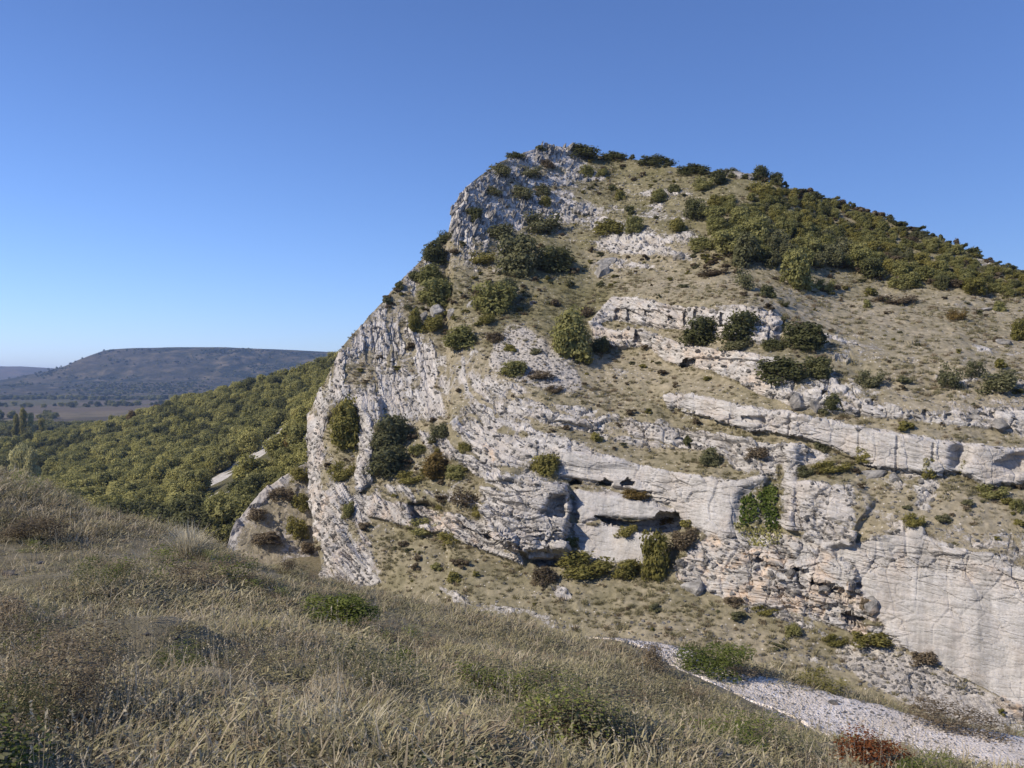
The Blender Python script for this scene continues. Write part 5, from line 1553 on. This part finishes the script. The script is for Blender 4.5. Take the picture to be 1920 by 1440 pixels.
# poplars by the stream and tree lines on the valley floor
def valley_plant(px, py, hpx, wpx, d, shape, lf, label, cat, name, group=None):
    p = pt(px, py, d)
    m = d / FPX
    plant(name, Vector(p), wpx * m, hpx * m, shape, lf, label, cat, group, parts=True)
for k, (px, py, h, w, d, lab) in enumerate((
        (28, 905, 60, 26, 262, 'pale yellow poplar at the wood edge, leftmost of three'), (45, 905, 70, 28, 260, 'pale yellow poplar at the wood edge, tallest of three'), (62, 904, 62, 26, 258, 'pale yellow poplar at the wood edge, rightmost of three'),
        (30, 822, 44, 14, 470, 'slim poplar in the far tree group, leftmost'), (44, 822, 56, 15, 470, 'slim poplar in the far tree group, tallest'), (58, 822, 44, 14, 472, 'slim yellowing poplar in the far tree group, rightmost'), (78, 818, 34, 13, 480, 'short poplar standing right of the far poplars'))):
    valley_plant(px, py, h, w, d, 'column', 'poplar' if k < 3 or k == 5 else 'olive', lab, 'poplar', 'poplar_tree', 'poplars in the valley')
# hedgerows and copses too far away to count
rv = np.random.default_rng(17)
hp = []
for (ax, ad), (bx, bd), n_, spread in (((-200, 620), (430, 640), 220, 25), ((-100, 900), (120, 930), 24, 10), ((-200, 1400), (330, 1500), 70, 45), ((-200, 1850), (560, 1950), 330, 40), ((200, 520), (420, 600), 120, 25)):
    f = rv.uniform(0, 1, n_)
    d = ad + (bd - ad) * f + rv.normal(0, spread, n_)
    hp.append(np.stack([(ax + (bx - ax) * f - 960) / FPX * d, d, 0 * d], 1))
hp = np.concatenate(hp)
hp[:, 2] = valley_height(hp[:, 0], hp[:, 1]) - 0.5
nh = len(hp)
hs = rv.uniform(5, 11, (nh, 1)) * np.array([[1.25, 1.25, 0.9]])
scatter('valley_trees', hp, np.stack([0 * hp[:, 0], 0 * hp[:, 0], rv.uniform(0, 6, nh)], 1), hs, rv.choice([0, 1, 3, 4, 5], nh), far_meshes, 'dark hedgerows and copses on the valley floor')

mv = FAR_V['mesa_hill'].reshape(-1, 260, 3)[2:58].reshape(-1, 3)
mw = smooth(-0.15, 0.25, fbm(mv / np.array([160, 160, 40]), 4, 751)) + 0.05
mi = rv.choice(len(mv), 3000, p=mw / mw.sum())
mp = mv[mi] + rv.normal(0, 8, (3000, 3)) * np.array([1, 1, 0]) - np.array([0, 0, 1.5])
scatter('mesa_trees', mp, np.stack([0 * mi, 0 * mi, rv.uniform(0, 6, 3000)], 1).astype(float), rv.uniform(4, 8, (3000, 1)) * np.array([[1.2, 1.2, 0.8]]), rv.choice([0, 1, 2, 3, 4], 3000), far_meshes, 'dark scattered oaks over the far flat-topped hill')

# ================================================================== NEAR GRASS
rg = np.random.default_rng(123)
gm = []
spec = [('turf', 80, 0.12, 0.20, 1.15, 0.0042), ('green', 80, 0.11, 0.20, 1.2, 0.0042), ('turf', 70, 0.14, 0.17, 1.0, 0.004), ('heath', 64, 0.12, 0.18, 1.0, 0.0042),
        ('straw', 40, 0.18, 0.17, 0.85, 0.0034), ('straw', 30, 0.25, 0.15, 0.6, 0.003), ('green', 80, 0.15, 0.16, 0.95, 0.0042)]
for k, (kind, nb, h, sp_, ln, w) in enumerate(spec):
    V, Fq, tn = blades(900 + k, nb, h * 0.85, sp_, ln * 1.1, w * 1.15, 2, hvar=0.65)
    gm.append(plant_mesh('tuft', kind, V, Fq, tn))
for k, kind in enumerate(('moss', 'heath', 'grey', 'brown', 'green')):        # low weeds and heath among the grass
    V, Fq, tone, C = crown(980 + k, 620, 0.02, 14, base=0.0, spread=0.42, loose=0.3)
    gm.append(plant_mesh('weed', kind, V * np.array([0.42, 0.42, 0.2]), Fq, tone))
def near_points(n, rmin, rmax, amax=36, power=1.0):
    r = rmin * (rmax / rmin) ** (rg.uniform(0, 1, n) ** power)
    a = np.radians(rg.uniform(-amax, amax, n))
    return r * np.sin(a), r * np.cos(a), r
x, y, r = (np.concatenate(c) for c in zip(near_points(26000, 2.4, 30, 37, 0.85), near_points(12000, 9, 30, 37, 0.8), near_points(16000, 1.0, 26, 80, 0.8)))
fan = (np.abs(np.arctan2(x, y)) > R(36)) | (np.arange(len(x)) < 38000) | (r < 2.4)
x, y, r, = x[fan], y[fan], r[fan]
on = path_amount(x, y)
big = fbm(np.stack([x / 2.2, y / 2.2, 0 * x], 1), 3, 921)
keep = (np.maximum(on, path_amount(x + 0.5, y + 0.9)) < rg.uniform(0.0, 0.35, len(x))) & (rg.uniform(0, 1, len(x)) < 0.50 + 1.5 * big + 0.25 * smooth(8, 12, r))
x, y, r, big = x[keep], y[keep], r[keep], big[keep]
z = near_height(x, y)
n = len(x)
dryn = fbm(np.stack([x / 3.5, y / 3.5, 0 * x + 4], 1), 3, 931) + smooth(9, 17, r) * 0.45
u = rg.uniform(0, 1, n)
kd = np.where(u < 0.14 + 0.42 * np.clip(dryn, 0, 1), rg.choice([4, 5, 2], n), np.where(u < 0.74, rg.choice([0, 2, 3], n), rg.choice([1, 6, 0], n)))
pick_weed = fbm(np.stack([x / 1.3, y / 1.3, 0 * x + 9], 1), 2, 941) > 0.32
kd = np.where(pick_weed & (rg.uniform(0, 1, n) < 0.3 - 0.24 * smooth(7, 11, r)), rg.choice([7, 9, 10, 11], n), kd)
s = (0.75 + 0.5 * rg.uniform(0, 1, (n, 1)) + 1.1 * np.clip(big, 0, 1)[:, None]) * (1 + 0.025 * r[:, None])
scatter('near_grass', np.stack([x, y, z - 0.01], 1), np.stack([rg.normal(0, .12, n), rg.normal(0.05, .12, n), rg.uniform(0, 6.28, n)], 1), s * np.stack([rg.uniform(.9, 1.3, n), rg.uniform(.9, 1.3, n), rg.uniform(.8, 1.2, n)], 1), kd, gm, 'matted olive and straw grass on the near slope')
# tall dry stalks
st = []
for k in range(4):
    rr2 = np.random.default_rng(950 + k)
    V, Fq, tn = blades(960 + k, 6, 0.50, 0.14, 0.2, 0.0019, 4, curve=0.5, hvar=0.6)
    hv = V.reshape(6, 5, 2, 3)
    tip = hv[:, 4].mean(1)
    prev = hv[:, 3].mean(1)
    dv = unit(tip - prev)
    LP, LN = [], []
    for q in range(6):
        for j in range(5):
            LP.append(tip[q] - dv[q] * 0.014 * j)
            LN.append(unit(rr2.normal(size=3)))
    LV, LF = leaf_quads(rr2, np.array(LP), np.array(LN), 0.009, 0.4)
    st.append(plant_mesh('stalk', 'straw', np.concatenate([V, LV]), np.concatenate([Fq, LF + len(V)]), np.concatenate([tn, np.full(len(LV), 0.6)])))
x, y, r = near_points(2200, 2.6, 28, 36, 0.8)
keep = (path_amount(x, y) < 0.15) & (rg.uniform(0, 1, len(x)) < 0.25 + 0.9 * fbm(np.stack([x / 3, y / 3, 0 * x], 1), 2, 971) + 0.5 * smooth(10, 18, r))
x, y = x[keep], y[keep]
n = len(x)
scatter('dry_stalks_grass', np.stack([x, y, near_height(x, y)], 1), np.stack([rg.normal(0, .12, n), rg.normal(0.06, .12, n), rg.uniform(0, 6.28, n)], 1), rg.uniform(0.7, 1.25, (n, 1)) * np.ones((1, 3)), rg.integers(0, 4, n), st, 'tall dry grass stalks standing over the near turf')
# gravel on the track
gravel_kinds = [stone_mesh('gravel_stone', 360 + i, LIME_G, 1, squash=(1, 0.85, 0.55), chips=6) for i in range(3)]
n = 4200
f1, f2 = rg.uniform(0, 1, n) ** 0.8, rg.uniform(-0.12, 1.12, n)
si2 = f1 * (len(path_lo) - 1)
l2 = np.stack([np.interp(si2, np.arange(len(path_lo)), path_lo[:, k]) for k in (0, 1)], 1)
h2 = np.stack([np.interp(si2, np.arange(len(path_hi)), path_hi[:, k]) for k in (0, 1)], 1)
q = l2 * (1 - f2[:, None]) + h2 * f2[:, None] + rg.normal(0, 0.08, (n, 2))
sz = 0.02 + 0.06 * rg.uniform(0, 1, (n, 1)) ** 3
scatter('gravel', np.concatenate([q, near_height(q[:, 0], q[:, 1])[:, None] + 0.03], 1), rg.uniform(0, 6.28, (n, 3)) * np.array([.15, .15, 1]), sz * rg.uniform(0.8, 1.4, (n, 3)), rg.integers(0, 3, n), gravel_kinds, 'white limestone gravel on the track')

# ------------------------------------------------------------------ single plants and stones of the near slope
def near_mesh(name, V, Fq, tone, leaf, px, py, wpx, label, cat, part='foliage', stem=None, sink=0.02, group='plants of the near slope', dz=0.0):
    """A plant of its own mesh (unit width) set on the near slope, width in photograph pixels at its place."""
    loc, nn = on_near(px, py)
    if loc is None:
        loc, nn = on_near(px, py + 12)
    m = loc.y / FPX
    root = obj(name, None, label=label, cat=cat, group=group)
    root.empty_display_size = 0.2
    root.location = loc - Vector((0, 0, sink))
    root.scale = (wpx * m,) * 3
    root.rotation_euler = (0, 0, rngp.uniform(-0.4, 0.4))
    obj(part, plant_mesh(part, leaf, V, Fq, tone), root)
    if stem is not None:
        obj('stems', mesh_np('stems', stem[0], stem[1], [BARK], True), root)
    return root
# pale arching tussock on the crest
V, Fq, tn = blades(1001, 520, 0.85, 0.20, 0.42, 0.008, 5, curve=0.85, hvar=0.45)
near_mesh('grass_tussock', V, Fq, np.clip(tn + 0.15, 0, 1), 'pale', 352, 1046, 105, 'pale arching tussock grass clump on the crest by the wood', 'tussock', 'blades')
V, Fq, tn = blades(1002, 300, 0.6, 0.22, 0.5, 0.008, 4, curve=0.8, hvar=0.45)
near_mesh('grass_tussock', V, Fq, tn, 'green', 372, 1052, 80, 'darker green grass clump at the foot of the pale tussock', 'tussock', 'blades')
# sprawling dead grass
V, Fq, tn = blades(1003, 260, 0.62, 0.30, 0.95, 0.006, 4, curve=0.55, hvar=0.5)
near_mesh('grass_tussock', V, Fq, np.clip(tn + 0.2, 0, 1), 'pale', 640, 1395, 250, 'sprawling bleached dead grass clump low in the meadow', 'tussock', 'blades')
def cushion(seed, px, py, w, flat, leaf, label, n=3000, lsz=0.022, loose=0.12, name='shrub', stalk=0, cat='shrub'):
    V, Fq, tone, C = crown(seed, n, lsz, 18, base=0.02, spread=0.36, loose=loose)
    V = V * np.array([1, 1, flat])
    C = C * np.array([1, 1, flat])
    return near_mesh(name, V, Fq, tone, leaf, px, py, w, label, cat, stem=stems(seed, C, 0.008), sink=0.05)
cushion(1011, 635, 1178, 165, 0.42, 'moss', 'dark green cushion shrub with a deep shadow on the crest', 4200)
cushion(1012, 500, 1150, 70, 0.35, 'heath', 'small brown heath cushion left of the dark green cushion', 1800)
cushion(1013, 1335, 1262, 150, 0.40, 'moss', 'bright green cushion shrub at the upper edge of the track', 4200, 0.020)
cushion(1014, 1395, 1272, 80, 0.35, 'heath', 'brown scrub beside the bright green cushion on the track edge', 1800)
cushion(1015, 1213, 1262, 96, 0.62, 'heath', 'dark thorny shrub where the track begins', 2600, 0.02, 0.25)
cushion(1016, 1045, 1392, 160, 0.62, 'brown', 'brown dying shrub in the middle of the near meadow', 3600, 0.020, 0.22)
cushion(1017, 1000, 1375, 90, 0.40, 'moss', 'low green growth at the side of the brown dying shrub', 2000)
cushion(1018, 1635, 1452, 165, 0.55, 'red', 'red leaved autumn shrub beside the track', 3600, 0.020, 0.25)
cushion(1019, 1555, 1446, 80, 0.45, 'rust', 'orange tinged small shrub left of the red one', 1600, 0.024, 0.3)
cushion(1020, 62, 1012, 130, 0.36, 'brown', 'brown low shrub near the left crest', 2600)
cushion(1021, 200, 1062, 80, 0.22, 'heath', 'flat dark heath patch below the left crest', 2200)
cushion(1022, 330, 1105, 90, 0.22, 'brown', 'flat reddish brown heath patch in the left meadow', 2400)
cushion(1023, 25, 1170, 120, 0.45, 'heath', 'dark heath hummock at the left picture edge', 2400)
cushion(1024, 910, 1146, 64, 0.80, 'heath', 'dark brown reedy clump on the crest before the talus', 1800, 0.03, 0.3)
cushion(1025, 1640, 1312, 120, 0.42, 'brown', 'brown twiggy scrub on the outer edge of the track', 2600, 0.02, 0.3)
cushion(1026, 1530, 1292, 120, 0.30, 'olive', 'olive grass scrub on the outer edge of the track', 2400, 0.022, 0.3)
cushion(1027, 880, 1262, 110, 0.34, 'heath', 'small dark heath hump right of the dark green cushion', 2000)
cushion(1028, 120, 1350, 320, 0.55, 'heath', 'big heath hummock added for the dark shadow in the low corner', 5200, 0.011)  # plant added to darken this corner, where shaded hollows lie
cushion(1029, 10, 1405, 300, 0.5, 'holm', 'dark green hummock added for the dark shadow at the bottom corner', 6000, 0.009)  # second dark plant, standing in for the shadow at the corner
cushion(1030, 330, 1250, 150, 0.30, 'moss', 'low green hummock in the left meadow', 2600, 0.018)
cushion(1031, 540, 1075, 60, 0.5, 'brown', 'small brown scrub on the crest before the cliff foot', 1500, 0.03, 0.3)
cushion(1032, 1790, 1368, 200, 0.22, 'brown', 'low brown grass strip on the far edge of the track', 2600, 0.018, 0.3)
cushion(1033, 1740, 1448, 150, 0.25, 'moss', 'low green growth at the picture bottom beside the red shrub', 2200, 0.02)
cushion(1034, 790, 1405, 130, 0.30, 'green', 'dark green tuft right of the bleached dead grass', 2200, 0.016)
# leafy sapling on the crest
rs = np.random.default_rng(1040)
paths, LP, LN = [], [], []
for b in range(9):
    a = rs.uniform(0, 6.28)
    top_ = np.array([math.cos(a) * rs.uniform(0.1, 0.5), math.sin(a) * 0.25, rs.uniform(0.4, 0.85)])
    midp = top_ * 0.5 + rs.normal(size=3) * 0.04
    paths.append(([np.array([0, 0, -0.05]), midp, top_], [0.008, 0.006, 0.003]))
    for j in range(46):
        f = rs.uniform(0.3, 1.05)
        LP.append((midp + (top_ - midp) * (f - 0.5) * 2 if f > 0.5 else midp * f * 2) + rs.normal(size=3) * 0.05)
        LN.append(unit(rs.normal(size=3)))
V, Fq = leaf_quads(rs, np.array(LP), np.array(LN), 0.022)
near_mesh('sapling', V, Fq, np.repeat(rs.uniform(0, 1, len(LP)), 4), 'rust', 733, 1118, 118, 'thin leafy sapling in front of the white cliff foot', 'sapling', stem=tubes(paths, 4))
# stones in the grass
STONES = [(18, 1078, 34, 'pinkish flat stone near the left picture edge'), (75, 1057, 16, 'tiny pale stone in the left meadow'), (330, 1196, 20, 'small white stone under the left stalks'), (355, 1345, 44, 'grey flat stone low in the left meadow'),
          (505, 1285, 24, 'small pale stone above the bleached grass'), (1335, 1424, 60, 'flat pinkish stone low beside the track'), (1380, 1428, 34, 'smaller flat stone beside the pinkish one'), (275, 1190, 14, 'tiny white stone in the left grass'),
          (1562, 1322, 26, 'orange tinted stone lying on the track'), (1500, 1366, 24, 'ochre stone at the lower edge of the track'), (1880, 1372, 22, 'white stone on the far track edge'), (1300, 1246, 18, 'white stone at the track beginning')]
for k, (px, py, w, lab) in enumerate(STONES):
    loc, nn = on_near(px, py)
    m = loc.y / FPX
    o = obj('stone', stone_mesh('stone', 1100 + k, LIME_O if 'orange' in lab or 'ochre' in lab or 'pink' in lab else LIME, 2, squash=(1, 0.8, 0.45), chips=10), label=lab, cat='stone', group='stones of the near slope')
    o.location = loc + Vector((0, 0, w * m * 0.12))
    o.scale = (w * m,) * 3
    o.rotation_euler = (0.1, 0, k * 0.8)

# ================================================================== AIR
hb = np.array([(x, y, z) for x in (-9500, 9500) for y in (-400, 12500) for z in (-60, 150)], float)
hme = mesh_np('haze', hb, np.array([(0, 1, 3, 2), (4, 6, 7, 5), (0, 4, 5, 1), (2, 3, 7, 6), (0, 2, 6, 4), (1, 5, 7, 3)]), [], False)
hm = bpy.data.materials.new('thin_haze')
hm.use_nodes = True
hm.node_tree.nodes.remove(hm.node_tree.nodes['Principled BSDF'])
pv = hm.node_tree.nodes.new('ShaderNodeVolumePrincipled')
pv.inputs['Color'].default_value = (0.40, 0.60, 1.0, 1)
pv.inputs['Density'].default_value = 0.000115
pv.inputs['Anisotropy'].default_value = 0.2
hm.node_tree.links.new(pv.outputs[0], hm.node_tree.nodes['Material Output'].inputs['Volume'])
hme.materials.append(hm)
obj('haze', hme, kind='stuff')
